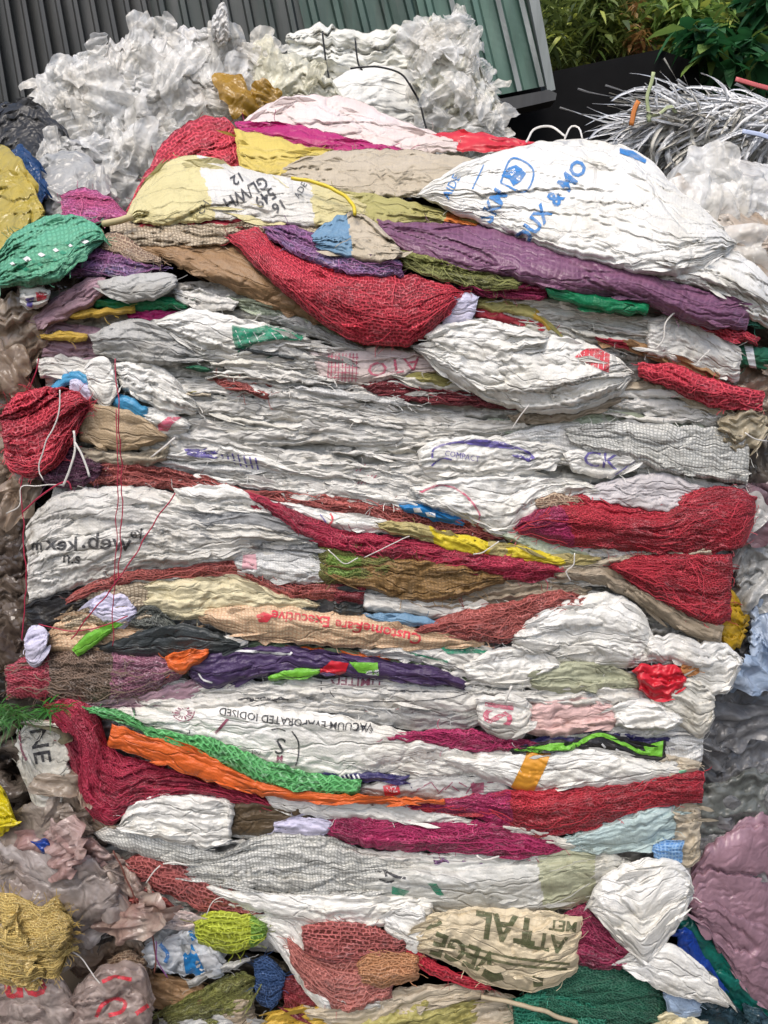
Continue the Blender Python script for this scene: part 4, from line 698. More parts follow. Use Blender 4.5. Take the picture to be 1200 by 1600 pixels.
# lowest whites
S('grey grid woven sack fanned out at lower left centre', '280,1362 340,1334 420,1302 500,1298 570,1330 650,1350', '292,1372 360,1392 440,1402 520,1406 600,1404 646,1392', GR, z=40, bulge=34, lt=12, ls=90, saw=5, R=18, fold=6)
A = S('clean white sack folds beneath the grey grid sack', '320,1384 420,1394 500,1396 600,1396 680,1402', '340,1400 400,1424 480,1442 560,1450 676,1440', WB, z=46, bulge=26, lt=14)
NB('brick net sack with open holes at lower left', '190,1345 230,1334 290,1352 345,1374 395,1400', '200,1372 270,1402 330,1428 390,1432', BRKH, z=30, bulge=24, lt=20)
S('long grey film sack running to the lower right', '540,1362 620,1344 700,1340 780,1334 860,1324 940,1330 990,1348', '580,1406 680,1424 760,1428 850,1426 920,1408 976,1376', woven((.50, .50, .47), .25, rough=.28), z=38, bulge=40, lt=22, ls=170, R=20, bands=[(.66, .86, -1, 2, SAG)], key='gf')
for s_ in ('578,1352 590,1362 600,1358 604,1370', '592,1374 606,1378 616,1376', '560,1346 576,1356 590,1352', '604,1362 620,1370 634,1372'): line_print(REG['gf'], s_, 4, INK)
poly_print(REG['gf'], '668,1380 682,1380 694,1398 684,1399', INKG); poly_print(REG['gf'], '612,1384 640,1392 630,1400 612,1396', INKG)
S('plump white sack hanging at the lower right corner', '916,1412 940,1372 990,1345 1045,1342 1075,1362 1084,1392', '924,1424 955,1462 990,1496 1012,1512 1050,1462 1082,1404', WB, z=62, bulge=50, lt=30, fold=4, saw=2.5, cr=7, csc=90, R=30)
S('white torn flap beside the olive printed sack', '596,1430 630,1412 660,1418 668,1440', '602,1452 626,1476 650,1490 664,1462', WB, z=66, bulge=16, lt=20)
A = S('beige sack with olive block lettering and stripes at the bottom', '650,1446 690,1424 760,1418 850,1424 910,1432', '648,1486 700,1506 760,1536 840,1548 902,1520', woven((.55, .47, .33), .35), z=66, bulge=34, lt=30, fold=5, saw=2, cr=5, R=14)
text_print(A, 'VEGE', 725, 1488, 34, 200, INKO, bold=.03, sx=.9); text_print(A, 'TAL', 790, 1448, 40, 188, INKO, bold=.03, sx=.95); text_print(A, 'ATT', 850, 1470, 26, 190, INKO, bold=.03); text_print(A, 'MET', 880, 1446, 16, 186, INKO, bold=.03)
line_print(A, '720,1476 780,1492 830,1500 890,1506', 4, INKO); line_print(A, '716,1486 780,1502 830,1510 886,1514', 4, INKO); line_print(A, '664,1450 676,1446 690,1440', 7, INKO)
poly_print(A, '760,1508 780,1514 788,1530 768,1534 752,1524', INKO); poly_print(A, '832,1524 850,1522 848,1540 834,1542', INKO)
NB('dark crimson net bag between the olive printed sack and the plump white one', '872,1430 910,1412 940,1436 1008,1494', '884,1504 930,1516 980,1512 1004,1500', MAG and net((.30, .015, .07), (.07, .004, .02), .007, warp=.8, light=.4), z=44, bulge=28, lt=16, fold=7)
NB('lime yellow net bag at the bottom left', '300,1440 330,1425 380,1426 418,1444', '308,1474 340,1486 380,1486 414,1470', LMN, z=50, bulge=26, lt=18, bands=[(.75, 1.1, -1, 2, net((.22, .40, .05), (.05, .12, .01), .01))])
S('white torn sack trailing down at the bottom centre', '380,1430 430,1424 480,1432 520,1470 560,1540 600,1560', '384,1446 420,1470 450,1510 480,1556 520,1584 596,1580', WB, z=34, bulge=26, lt=16, fold=7)
NB('brick net sack with wide holes at the bottom centre', '470,1446 520,1440 580,1446 640,1470', '476,1490 520,1508 580,1506 636,1490', BRKH, z=56, bulge=26, lt=20)
NB('faded pink brick net sack hanging lowest at the centre', '448,1462 490,1490 560,1496 622,1500', '456,1510 500,1560 540,1582 612,1560', net((.50, .17, .14), (.18, .05, .04), .009, asp=.7, warp=.35, light=.3, holes=.9), z=48, bulge=26, lt=20)
NB('orange tan net bag right of the brick net sack', '556,1490 600,1478 656,1492', '562,1536 600,1544 652,1530', ORN, z=62, bulge=20, lt=18)
NB('bright red net strip under the olive printed sack', '624,1476 660,1490 720,1524 770,1536', '628,1494 660,1516 720,1540 764,1546', RN, z=54, bulge=16, lt=9)
S('beige white sack edge below the faded pink net', '470,1572 540,1570 620,1544 700,1536 760,1546', '480,1596 560,1606 640,1590 754,1560', BEI, z=36, bulge=18, lt=12)
S('olive yellow crumpled sack on the bottom edge', '520,1590 600,1568 680,1556 750,1556', '520,1640 600,1640 680,1630 746,1610', OLI, z=26, bulge=30, lt=18, fold=9, cr=8)
S('beige crumpled sack on the bottom edge right of the olive one', '730,1560 780,1550 830,1572 860,1600', '736,1640 780,1640 830,1640 856,1636', BEI, z=22, bulge=26, lt=16, fold=8)
S('mustard sack on the bottom edge left of the olive one', '400,1596 460,1572 540,1574', '404,1640 460,1650 536,1640', MUS, z=24, bulge=24, lt=20, fold=7)
NB('dark green net bag under the plump white sack', '826,1530 870,1502 940,1505 1000,1520 1045,1560', '830,1620 900,1640 960,1640 1040,1630', GDN, z=34, bulge=40, lt=26, fold=7)
NB('teal green cord net at the bottom edge', '800,1562 850,1544 900,1552 950,1580', '804,1630 860,1640 900,1640 946,1640', TEN, z=46, bulge=24, lt=16, fold=8)
S('white pointed sheet sticking out right of the dark green net', '966,1500 1010,1480 1050,1476 1100,1510 1140,1566', '974,1514 1030,1546 1080,1562 1138,1574', WB, z=66, bulge=16, lt=30, fold=3, saw=1.5, name='plastic_sheet', cat='sheet', group=None)
S('steel blue cloth scrap at the bottom right', '1036,1545 1062,1540 1096,1572', '1042,1590 1070,1594 1094,1584', woven((.26, .34, .46), .3), z=48, bulge=14, lt=30, group=None)
S('yellowish crumpled scrap in the bottom right corner', '1020,1584 1060,1582 1106,1596', '1026,1640 1060,1640 1100,1640', CRM, z=50, bulge=20, cr=8, fold=7, group=None)
S('dark tangle of strips at the bottom left of centre', '190,1490 260,1478 350,1486 440,1500 470,1560', '200,1640 280,1640 360,1640 440,1640 466,1630', woven((.10, .085, .06), .6, .3, (.03, .03, .03)), z=-20, bulge=40, lt=16, fold=16, saw=8, group=None)
NB('dark blue net scrap hanging below the white torn sack', '396,1500 416,1492 446,1520', '402,1566 420,1576 440,1560', net((.02, .07, .2), (.01, .02, .05), .007), z=36, bulge=14, lt=14, group=None)
for lb_, tp_, bt_, m_, z_ in (('brown woven scrap at the foot of the heap below the blue and white wrapper', '200,1536 250,1522 310,1532 340,1560', '210,1570 260,1580 310,1582 336,1572', BRN, 20), ('green olive netting scrap at the foot of the heap', '250,1580 310,1546 370,1520 400,1526', '262,1604 320,1600 380,1580 398,1556', OGN, 34), ('torn dirty white strip slanting over the foot of the heap', '290,1534 340,1508 390,1494', '296,1544 346,1522 392,1504', WG, 44),
    ('dark red netting scrap beside the blue net scrap', '440,1530 470,1524 500,1556', '444,1590 470,1600 498,1584', MAR, 24), ('dull brown film scrap left of the blue net scrap', '340,1556 370,1540 400,1552', '346,1610 374,1616 398,1600', TAU, 26), ('grey striped sack scrap on the bottom edge', '250,1592 310,1580 380,1586 430,1600', '254,1630 310,1640 380,1640 426,1630', WG, 30),
    ('small maroon knitted scrap above the lime net bag', '196,1396 230,1388 270,1412', '200,1420 232,1426 268,1430', BRK, 40), ('pinkish white folded scrap beside the beige bag mouth', '236,1430 280,1420 320,1436', '240,1450 282,1452 316,1448', PPK, 40), ('black plastic scrap in the gap left of the wrapper', '128,1440 156,1424 186,1440', '134,1470 160,1476 184,1462', BLK, 46), ('tan netting knot left of the brown cloth scrap', '166,1500 200,1486 232,1500', '172,1530 204,1536 230,1524', TNN, 40)):
    S(lb_, tp_, bt_, m_, z=z_, bulge=18, lt=10, fold=7, cr=6, csc=30, group=None, name='cloth_scrap', cat='scrap', fray=14)
# ---------- surroundings, left
FW_ = film((.76, .76, .74), (.64, .61, .56), dirt=.1, bump=.9); FG = film((.50, .50, .48)); FB = film((.44, .36, .28), (.28, .20, .14), rough=.2, alpha=.85); FD = film((.16, .12, .09), (.07, .05, .04)); FGR = film((.26, .26, .265), (.13, .13, .135), rough=.28, bump=.7)
FCL = film((.50, .47, .42), (.34, .28, .23), rough=.18); FPU = film((.40, .24, .29), (.30, .18, .22), rough=.26, bump=.5); FLV = film((.50, .45, .43), (.34, .28, .25), rough=.16, alpha=.8)
FLP = film((.86, .86, .84), (.72, .69, .62), rough=.2, dirt=.06, sc=1.2, alpha=.62, bump=1.); FLC = film((.82, .80, .66), (.72, .69, .52), rough=.25, dirt=.05, alpha=.7, sc=1.2, bump=1.); FLD = film((.27, .27, .275), (.15, .15, .155), rough=.25, alpha=.8)
GF = 'loose plastic film around the bale'
def FI(label, top, bot, mat, **k):
    k.setdefault('group', GF); k.setdefault('flaps', (3, 50)); k.setdefault('fold', 7); k.setdefault('saw', 2); k.setdefault('cr', 14); k.setdefault('csc', 50); k.setdefault('lt', 26); k.setdefault('R', 14); k.setdefault('bulge', 26); k.setdefault('edge', 5); k.setdefault('step', 3.5); k.setdefault('name', 'plastic_film')
    nm = k.pop('name'); c = k.pop('cat', 'plastic film'); return sack(nm, label, c, top, bot, mat, **k)
FI('crumpled yellow plastic sack at the far left edge', '-20,235 10,228 40,262 68,330', '-20,400 20,400 45,380 66,340', film((.55, .42, .07), (.45, .36, .08)), z=-20, cr=7, flaps=None)
FI('dark blue plastic folded behind the yellow sack at left', '14,232 30,222 56,250 76,300', '20,262 40,290 60,320 74,312', film((.02, .07, .20)), z=-70, bulge=20, flaps=None)
FI('black plastic rumpled at the left behind the white film bale', '-20,175 20,158 60,165 100,200 130,260', '-20,260 40,250 80,290 110,320 136,300', film((.014, .014, .015), (.03, .03, .03), rough=.4), z=-420, flaps=None, bulge=14)
FI('clear bags crumpled at left beside the yellow sack', '55,250 90,235 130,240 170,280', '64,335 100,340 140,330 168,310', FG, z=-110)
FI('dull beige film bunched at the left edge below the green net', '-20,470 20,458 60,472 100,505', '-20,620 20,615 60,570 96,520', FB, z=-10, lt=16)
FI('brown translucent film in the left gap beside the red tangle', '-20,600 10,590 40,610 66,650', '-20,800 10,790 40,760 62,700', FB, z=-40)
FI('dark brown film at the left beside the handwritten sack', '-20,740 20,740 46,780 56,830', '-20,900 10,905 40,900 54,860', FD, z=-60)
FI('brown grey film at the left below the handwritten sack', '-20,870 20,865 45,900 58,960', '-20,1060 10,1060 40,1040 56,990', FD, z=-60)
FI('black grey film strips deep at the left edge', '-20,960 10,955 30,985 40,1010', '-20,1090 5,1090 25,1070 38,1040', film((.05, .045, .04)), z=-90)
A = FI('dirty white sack with black marker letters standing at lower left', '24,1140 60,1122 90,1125 112,1160', '30,1200 55,1262 85,1270 108,1230', WC, z=40, bulge=24, fold=4, cr=6, name='woven_sack', cat='sack', flaps=None); text_print(A, 'NE', 62, 1165, 26, 80, INK, bold=.01, sx=1.2); line_print(A, '30,1140 34,1170 42,1188', 3, INKM)
FI('brown film crumple under the dirty white sack at left', '60,1230 110,1180 140,1230 190,1290', '66,1290 110,1310 150,1320 186,1310', FB, z=20, bulge=25)
FI('bright yellow plastic wedge at the lower left edge', '-20,1240 -5,1222 10,1240 28,1285', '-20,1300 -5,1306 10,1300 26,1292', film((.75, .62, .01), rough=.35, dirt=.05), z=70, cr=2, bulge=14, flaps=None)
FI('smooth grey brown film sheet stretched at lower left', '-20,1290 20,1268 60,1250 110,1262 150,1300', '-20,1330 30,1350 70,1350 110,1330 146,1312', film((.40, .34, .28), (.28, .22, .18), rough=.18, alpha=.85), z=44, cr=10, csc=100, bulge=16, fold=3, saw=0, flaps=(3, 50))
FI('broad translucent grey lilac film sheet at lower left', '-20,1310 50,1325 120,1330 190,1370', '-20,1420 50,1440 110,1470 186,1420', FLV, z=56, cr=12, csc=110, bulge=24, lt=60, fold=5, saw=0, flaps=(5, 60))
FI('blue plastic scrap between film sheets at lower left', '50,1316 68,1308 90,1318', '54,1328 70,1334 86,1330', film((.01, .06, .35)), z=60, bulge=8, step=2.5, flaps=None)
FI('pinkish beige film roll above the lilac sheet', '84,1312 120,1302 160,1318 180,1340', '90,1330 120,1345 150,1350 176,1348', film((.48, .36, .33), (.35, .2, .18)), z=50, bulge=20)
NB('straw yellow woven net sack heaped at the lower left edge', '-20,1396 20,1396 60,1414 90,1404 116,1440', '-20,1530 20,1540 60,1530 90,1528 108,1490', net((.55, .40, .12), (.28, .18, .05), .007, warp=.4, light=.3), z=128, bulge=40, lt=20, fold=10, fray=110, group=None, flaps=(7, 22))
A = FI('clear plastic bag with red lettering in the bottom left corner', '-20,1530 40,1500 90,1520 120,1560', '-20,1640 40,1640 90,1640 116,1630', film((.54, .46, .42), (.38, .3, .27), rough=.14, alpha=.75), z=90, cr=6, bulge=40, flaps=None); text_print(A, 'on', 40, 1548, 38, 176, INKR, bold=.03, sx=1.2)
A = FI('second clear bag with red print right of the corner bag', '104,1560 140,1520 190,1505 225,1515 240,1560', '108,1640 150,1640 200,1640 238,1640', film((.52, .42, .38), (.36, .27, .24), rough=.14, alpha=.75), z=84, cr=7, bulge=40, flaps=None)
line_print(A, '160,1534 180,1526 206,1530', 6, INKR); line_print(A, '150,1590 160,1570 180,1560 196,1566 190,1580 170,1586', 6, INKR); line_print(A, '212,1584 232,1570', 7, INKR)
FI('brown film crumple left of the brick net sack', '90,1390 140,1352 190,1380 230,1430 250,1500', '96,1500 130,1530 180,1520 220,1530 246,1520', FB, z=10)
FI('beige bag mouth gathered beside the grid woven strip', '150,1350 180,1330 210,1360 250,1400', '156,1400 180,1420 210,1440 246,1430', film((.46, .38, .32), (.32, .2, .17)), z=38, bulge=24)
FI('grey white crumpled bags at the lower left under the brick net', '190,1410 240,1395 300,1425 340,1470', '196,1480 240,1500 290,1500 336,1490', FG, z=14)
A = FI('blue and white printed wrapper at the bottom left', '222,1478 260,1464 310,1458 352,1500', '228,1512 270,1520 310,1528 346,1526', film((.62, .63, .64), (.5, .55, .6), rough=.25), z=44, bulge=22, cr=7, flaps=None); poly_print(A, '286,1492 300,1474 322,1520 300,1526 290,1520', BLU); poly_print(A, '292,1452 306,1450 316,1462 300,1470', BLU); line_print(A, '250,1475 262,1490 258,1504', 6, INKB)
# right
FI('crumpled clear plastic bag behind the right shoulder of the bale', '1074,300 1104,262 1150,248 1215,262', '1080,330 1110,400 1160,420 1215,420', FW_, z=-90, bulge=50, cr=18, csc=55, flaps=(20, 46), flap_mat=FLP)
FI('pale film with brown stains below the clear bag at right', '1080,340 1130,320 1180,330 1215,350', '1100,400 1140,440 1190,470 1215,470', film((.58, .52, .45), (.45, .33, .22)), z=-60, bulge=40)
FI('beige dried flower like plastic knot at the right edge below the red roll', '1120,660 1150,640 1180,640 1200,656', '1130,690 1155,712 1178,700 1198,680', film((.55, .48, .34), (.36, .3, .2)), z=34, bulge=14, cr=9, csc=26, step=2.6, flaps=None, fray=16)
FI('light strip of sacks at the far right beside the red roll', '1180,560 1195,556 1215,560', '1180,640 1196,650 1215,650', FB, z=-30)
FI('dark grey brown film in the right gap beside the grid sack', '1150,640 1180,650 1215,640', '1160,800 1190,815 1215,800', film((.20, .17, .14), (.1, .09, .08)), z=-60)
FI('grey translucent bags at the right beside the red fan', '1140,840 1165,775 1190,790 1215,800', '1150,930 1170,925 1190,930 1215,940', FG, z=-30, cr=16, csc=30)
FI('crimson edged clear film at the far right', '1160,760 1185,745 1215,750', '1166,800 1190,812 1215,810', film((.35, .25, .27), (.2, .1, .12)), z=-40)
FI('mustard yellow bag squeezed out at the right below the red fan', '1118,965 1130,935 1148,930 1168,965', '1122,985 1135,1010 1150,1018 1166,1000', film((.62, .38, .015), rough=.4, dirt=.1), z=-8, cr=3, bulge=30, step=2.6, flaps=None)
FI('black bag crumple right of the mustard bag', '1146,950 1170,905 1190,910 1200,940', '1156,990 1170,985 1188,980 1198,960', film((.03, .03, .035), (.07, .07, .08)), z=-30, cr=14, csc=24)
FI('pale blue and white torn bag at the far right edge', '1168,950 1185,925 1215,920', '1176,1040 1196,1070 1215,1060', film((.52, .60, .72), (.3, .4, .55)), z=-14, cr=12, csc=30)
FI('dark grey film mass at right of the crumpled white sacks', '1080,1130 1120,1060 1170,1000 1215,1010', '1086,1230 1120,1250 1170,1240 1215,1230', FGR, z=-60, cr=10, lt=18, flaps=(10, 55), flap_mat=FLD)
FI('dark grey green film sheets right of the long crimson roll', '1076,1230 1120,1225 1170,1200 1215,1220', '1080,1330 1120,1350 1160,1340 1215,1330', film((.19, .20, .185), (.10, .11, .10), rough=.28, bump=.7), z=-40, cr=10, lt=18, flaps=(8, 45), flap_mat=FLD)
FI('large dusty purple film sheet at the lower right', '1060,1400 1090,1340 1150,1290 1215,1260', '1090,1440 1130,1500 1170,1560 1215,1600', FPU, z=-10, cr=6, csc=130, bulge=40, lt=60, ls=260, fold=6, saw=0, flaps=None)
FI('dark green tarpaulin roll slanting out of the lower right', '1050,1450 1080,1430 1140,1480 1215,1570', '1070,1510 1110,1560 1150,1600 1215,1650', film((.005, .16, .12), (.005, .09, .08), rough=.35, bump=.5), z=-26, cr=3, bulge=40, lt=30, flaps=None)
FI('bright blue plastic strip along the green tarpaulin roll', '1054,1462 1070,1448 1100,1490 1130,1545', '1060,1480 1080,1510 1100,1540 1126,1560', film((.01, .06, .36), rough=.3), z=4, cr=2, bulge=16, flaps=None)
FI('dark teal bags at the bottom right corner', '1080,1560 1120,1540 1160,1580 1215,1600', '1086,1640 1130,1650 1170,1650 1215,1650', film((.02, .05, .07), (.04, .08, .09)), z=-6)
# ---------- packed waste behind everything and the inside of the bale (nobody could count it)
sack('compressed_sack_edges', 'tightly pressed grey white sack edges filling the gaps of the bale', 'sacks', '60,455 300,440 600,440 900,440 1150,470', '130,1500 300,1480 600,1500 900,1490 1075,1440', W, z=-22, bulge=30, depth=.75, fold=14, saw=12, lt=12, ls=120, cr=8, step=4.5, R=20, kind='stuff')
sack('waste_heap', 'mixed brown and grey plastic waste heaped around and under the bale', 'waste', '-120,420 200,330 600,300 1000,330 1330,420', '-120,1720 300,1720 600,1720 900,1720 1330,1720', film((.20, .17, .14), (.08, .06, .05)), Y=.38, bulge=60, depth=.8, fold=60, saw=10, lt=40, ls=90, cr=40, csc=70, step=8, R=60, kind='stuff', edge=8)
# ---------- background bales
BW = film((.80, .80, .78), (.66, .63, .58), rough=.25, dirt=.10, sc=.8); BC = film((.74, .72, .60), (.62, .60, .46), rough=.3, dirt=.1, sc=.8)
def lump(label, top, bot, mat, Y, **k):
    k.setdefault('name', 'film_bale'); nm = k.pop('name'); c = k.pop('cat', 'bale'); k.setdefault('bulge', 110); k.setdefault('fold', 9); k.setdefault('saw', 5); k.setdefault('cr', 24); k.setdefault('csc', 60); k.setdefault('flaps', (150, 52)); k.setdefault('flap_mat', FLP); k.setdefault('lt', 30); k.setdefault('ls', 60); k.setdefault('R', 60)
    return sack(nm, label, c, top, bot, mat, Y=Y, edge=k.pop('edge', 7), step=k.pop('step', 2.4), depth=k.pop('depth', .5), **k)
lump('big bale of crumpled clear plastic film behind the left shoulder', '66,158 100,104 150,84 190,62 240,62 275,46 330,56 395,68 430,104', '62,230 90,300 120,345 180,350 240,350 300,330 380,310 436,200', BW, 1.0)
lump('cream plastic film bulge between the two pale bales', '372,118 410,92 455,84 500,112 545,150', '378,190 420,200 480,200 520,215 541,205', BC, .98, bulge=60, csc=60, flaps=(14, 48), flap_mat=FLC)
FI('clear film tuft pointing up from the film bale', '330,48 342,2 352,4 362,60', '334,60 340,70 350,72 360,66', FW_, Y=.9, cr=8, csc=20, bulge=20, group=None, step=2.2, flaps=None)
FI('draped lower skirt of clear film below the film bale', '70,230 130,215 200,220 280,230', '90,310 130,330 200,330 276,310', film((.46, .46, .45), (.34, .34, .34)), Y=.62, cr=16, csc=50, lt=26, bulge=40, step=2.6, flaps=(22, 60), flap_mat=FLP)
sb = sack('woven_sack_bale', 'pale bale of pressed woven sacks with black straps behind the top', 'bale', '448,55 500,38 560,48 640,40 700,50 730,90', '452,160 500,170 560,180 640,190 700,200 726,180', woven((.64, .64, .59), .3), Y=1.15, bulge=50, depth=.5, fold=22, saw=18, lt=22, ls=90, cr=16, csc=40, step=2.6, edge=4, R=20)
sack('woven_sack', 'smooth stuffed white sack strapped below the pressed pale bale', 'sack', '470,165 510,130 560,106 620,104 670,130 720,180', '476,230 520,230 580,235 640,240 716,235', woven((.66, .66, .63), .2), Y=1.02, bulge=80, depth=.4, fold=6, saw=4, lt=40, ls=120, cr=6, step=3, R=50)
lump('column of crumpled cream film at the right end of the pale bales', '648,70 668,34 702,26 738,52 752,96 780,160', '650,180 670,230 700,240 740,240 770,235 788,210', film((.80, .79, .73), (.68, .66, .52), rough=.3, sc=.8, dirt=.08), .98, bulge=80, csc=50, flaps=(80, 40))
FI('red and yellow scraps wedged between the background bales', '380,150 400,138 430,140', '384,172 404,182 426,170', film((.42, .24, .03)), Y=.86, bulge=16, group=None)
FI('soft whitish film mass under the strapping heap at the upper right', '960,232 1030,200 1110,168 1215,150', '975,262 1060,290 1130,300 1215,300', FW_, Y=.99, cr=14, bulge=40, flaps=None)
build_all()
sbo = sb.obj
for i, s_ in enumerate(('505,50 508,90 516,140', '555,60 560,100 566,110', '640,130 655,160 668,215', '548,108 590,104 630,118 650,150')):
    tube('black_strap', 'black strap over the pale bales, %s' % ('leftmost', 'second from the left', 'crossing the smooth sack on its right', 'curving over the top of the smooth sack')[i], 'strap', s_, .0024, BLK, Y=1.02 if i < 2 else .90, group='black straps on the background bales')
# ------------------------------------------------------------------ cords and loose threads
RC = plain((.42, .02, .06), .5, .3); WC_ = plain((.66, .63, .58), .5, .2); BC_ = plain((.40, .33, .22), .6, .3); YC = plain((.66, .50, .02), .4, .2)
def cord(label, s, r, m, z, zs=None, g='red cords tied around the left of the bale', name='cord'): tube(name, label, 'cord' if name == 'cord' else 'strip', s, r*(.6 if name in ('plastic_strip', 'cord') else 1), m, z=z-(12 if name == 'plastic_strip' else 8), zs=zs, group=g, flat=.3 if name == 'plastic_strip' else 1)
cord('red cord hanging straight down over the left of the bale', '180,560 186,680 190,760 188,850 186,905', .0014, RC, 92, (0, 20, 0, 5, 0))
cord('second red cord running beside the straight one', '183,640 184,760 180,870 176,1010', .0012, RC, 84, (0, 10, 10, 10, 0))
cord('slanting red cord from the white fold down to the left', '274,770 240,815 215,860 190,900 150,950 110,1000', .0016, RC, 88, (0, 0, 10, 10, 0))
cord('red cord stretched from the brick strip to the left edge', '34,800 70,770 104,752 112,766', .0022, RC, 84)
cord('red cord looping down the left edge', '60,560 40,640 34,760 40,900 36,1000', .0016, RC, 60)
cord('dark red cord crossing the peach checked sack', '60,975 110,985 170,975 200,962', .0015, RC, 84)
cord('brownish red cord dangling at the bottom left', '178,1330 200,1380 222,1430 240,1470 243,1520', .0024, plain((.16, .05, .035), .6, .3), 84, g=None)
cord('purple cord hanging by the blue printed wrapper', '243,1470 246,1500 262,1528', .0016, plain((.2, .05, .2), .6, .3), 90, g=None)
GW = 'loose white strips on the bale'
for lb, s_, r, z in (('white strip hanging in two legs at the left over the purple netting', '114,672 118,700 108,735 98,760', .003, 96), ('second leg of the hanging white strip', '116,690 130,715 140,745', .003, 96), ('pale crooked strip over the red tangle', '95,610 92,650 72,690 62,735 66,752', .0018, 108), ('pale strip looping off the left edge', '98,756 60,758 34,762 30,790 8,802', .0016, 88),
    ('white strip crossing the folds right of the paper sack', '236,714 258,698 274,684', .0022, 70), ('pair of pale threads under the swollen white sack', '826,632 812,652 798,672', .0014, 84), ('pale thread curving by the yellow edge', '780,846 766,856 754,864 740,866', .0016, 80),
    ('curly white thread below the yellow edge', '898,864 896,882 884,892 892,908', .0016, 88), ('white tag end standing over the letters IS', '800,1072 794,1086 788,1100', .0032, 106), ('thin pale thread near the right white flap', '1110,546 1096,560 1086,572', .0014, 70),
    ('white thread arching over the sack flap right of the green roll', '1056,488 1040,505 1036,530 1024,545', .0022, 60), ('white loop curling over the top of the big white sack', '822,222 835,203 862,198 885,214', .003, 90), ('second white loop beside the first', '882,218 892,198 905,200 910,216', .0026, 90),
    ('white strip beside the grid woven strip at lower left', '255,1350 275,1348 292,1352', .0028, 84), ('pale strip slanting under it', '228,1380 240,1362 250,1352', .0018, 84), ('pale thread looping by the lime net bag', '322,1430 332,1410 346,1402 360,1406', .0014, 80),
    ('white strip along the pinkish roll edge', '744,1336 756,1344 780,1338', .003, 84), ('white strip hanging by the folded white sack', '352,1252 358,1262 356,1276', .0022, 96), ('frayed strip end on the straw sack', '20,1520 40,1534 60,1528 78,1510', .003, 140), ('pale strip trailing from the straw sack', '108,1484 130,1500 150,1530 168,1550', .0022, 120),
    ('white strip at the right edge beside the plastic knot', '1164,676 1180,686 1200,690', .0018, 70), ('thin white thread in the jute sack', '560,872 540,882 520,866 512,858', .0014, 92), ('pale thread on the crimson net', '640,838 610,850 570,872', .0012, 92)):
    cord(lb, s_, r, WC_, z, g=GW, name='plastic_strip')
cord('yellow twisted strap over the pale yellow sack', '455,278 490,284 530,300 552,320 556,336', .0028, YC, 96, g=None, name='yellow_strap')
cord('pale yellow tie at the left end of the yellow sack', '208,338 185,345 160,350', .005, plain((.5, .42, .22), .6, .3), 70, g=None, name='tie')
cord('brown rope lying along the bottom edge', '750,1556 800,1566 850,1580 900,1598', .004, BC_, 84, g=None, name='rope')
# ------------------------------------------------------------------ heaps of strapping strips
def ribbons(name, label, cat, cx, cy, rx, ry, n, Y0, Y1, mats, ln, wd, seed, ang=0., spread=.9, clip=None):
    rs = random.Random(seed); V = []; Fc = []; fm = []
    for k in range(n):
        a = rs.uniform(0, 2*math.pi); r = math.sqrt(rs.random()); x = cx+rx*r*math.cos(a); y = cy+ry*r*math.sin(a)
        f = rs.random(); Y = Y0+(Y1-Y0)*f; d = ang+rs.gauss(0, spread); l = ln*rs.uniform(.4, 1.3); c = -abs(rs.gauss(.05, .09)); w = wd*rs.uniform(.6, 1.3); tw = rs.uniform(-.9, .5); m = rs.randrange(len(mats)); b0 = len(V); st = 11
        y -= (1-f)*ry*.2
        for j in range(st):
            p = P(x, y, Y); t3 = tw*.45+j*.16; n1 = np.array([-math.sin(d)*math.cos(t3), math.sin(t3), -math.cos(d)*math.cos(t3)])*w*.5
            V += [p-n1, p+n1, p+n1+[0, .0004, .0003], p-n1+[0, .0004, .0003]]
            if j:
                q = b0+4*(j-1)
                for e in range(4): Fc.append([q+e, q+(e+1) % 4, q+4+(e+1) % 4, q+4+e]); fm.append(m)
            x += math.cos(d)*l/st; y += math.sin(d)*l/st; d += c+rs.gauss(0, .09); Y += rs.gauss(0, .006)
    V = np.array(V); c0 = V.mean(0); o = mesh_obj(name, V-c0, Fc, mats, fm, np.zeros((len(V), 2))); o.location = c0; return tag(o, label, cat, kind='stuff')
SM = [plain((.72, .72, .71), .5, .15), plain((.78, .78, .77), .5, .1), plain((.56, .57, .58), .5, .2), plain((.50, .48, .42), .5, .2)]
ribbons('strapping_heap', 'tangled heap of grey white strapping strips at the upper right', 'strips', 1145, 198, 105, 36, 1300, .60, .95, SM, 150, .0100, 3, ang=2.8, spread=.42)
ribbons('strapping_heap', 'loose strips curling over the crest of the strapping heap', 'strips', 1110, 180, 90, 18, 110, .55, .75, SM, 70, .006, 8, ang=3.4, spread=.8)
for lb, s_, m_, w in (('tall pale green leaf like strip sticking out of the strapping heap', '1014,190 1012,150 1022,112', plain((.40, .46, .24), .5, .3), .006), ('orange strip sticking up from the strapping heap', '986,196 992,170 998,158', plain((.60, .20, .04), .4, .2), .008), ('bent pale green strip on the strapping heap', '1010,182 1030,178 1046,166 1056,176', plain((.45, .50, .28), .5, .2), .005), ('red film scrap at the far right on the strapping heap', '1150,124 1170,130 1210,140', plain((.55, .12, .12), .4, .3), .007), ('blue grey strip across the strapping heap', '1160,205 1185,210 1210,218', plain((.45, .52, .70), .4, .2), .007)):
    tube('plastic_strip', lb, 'strip', s_, w*.7, m_, Y=.6, flat=.12)
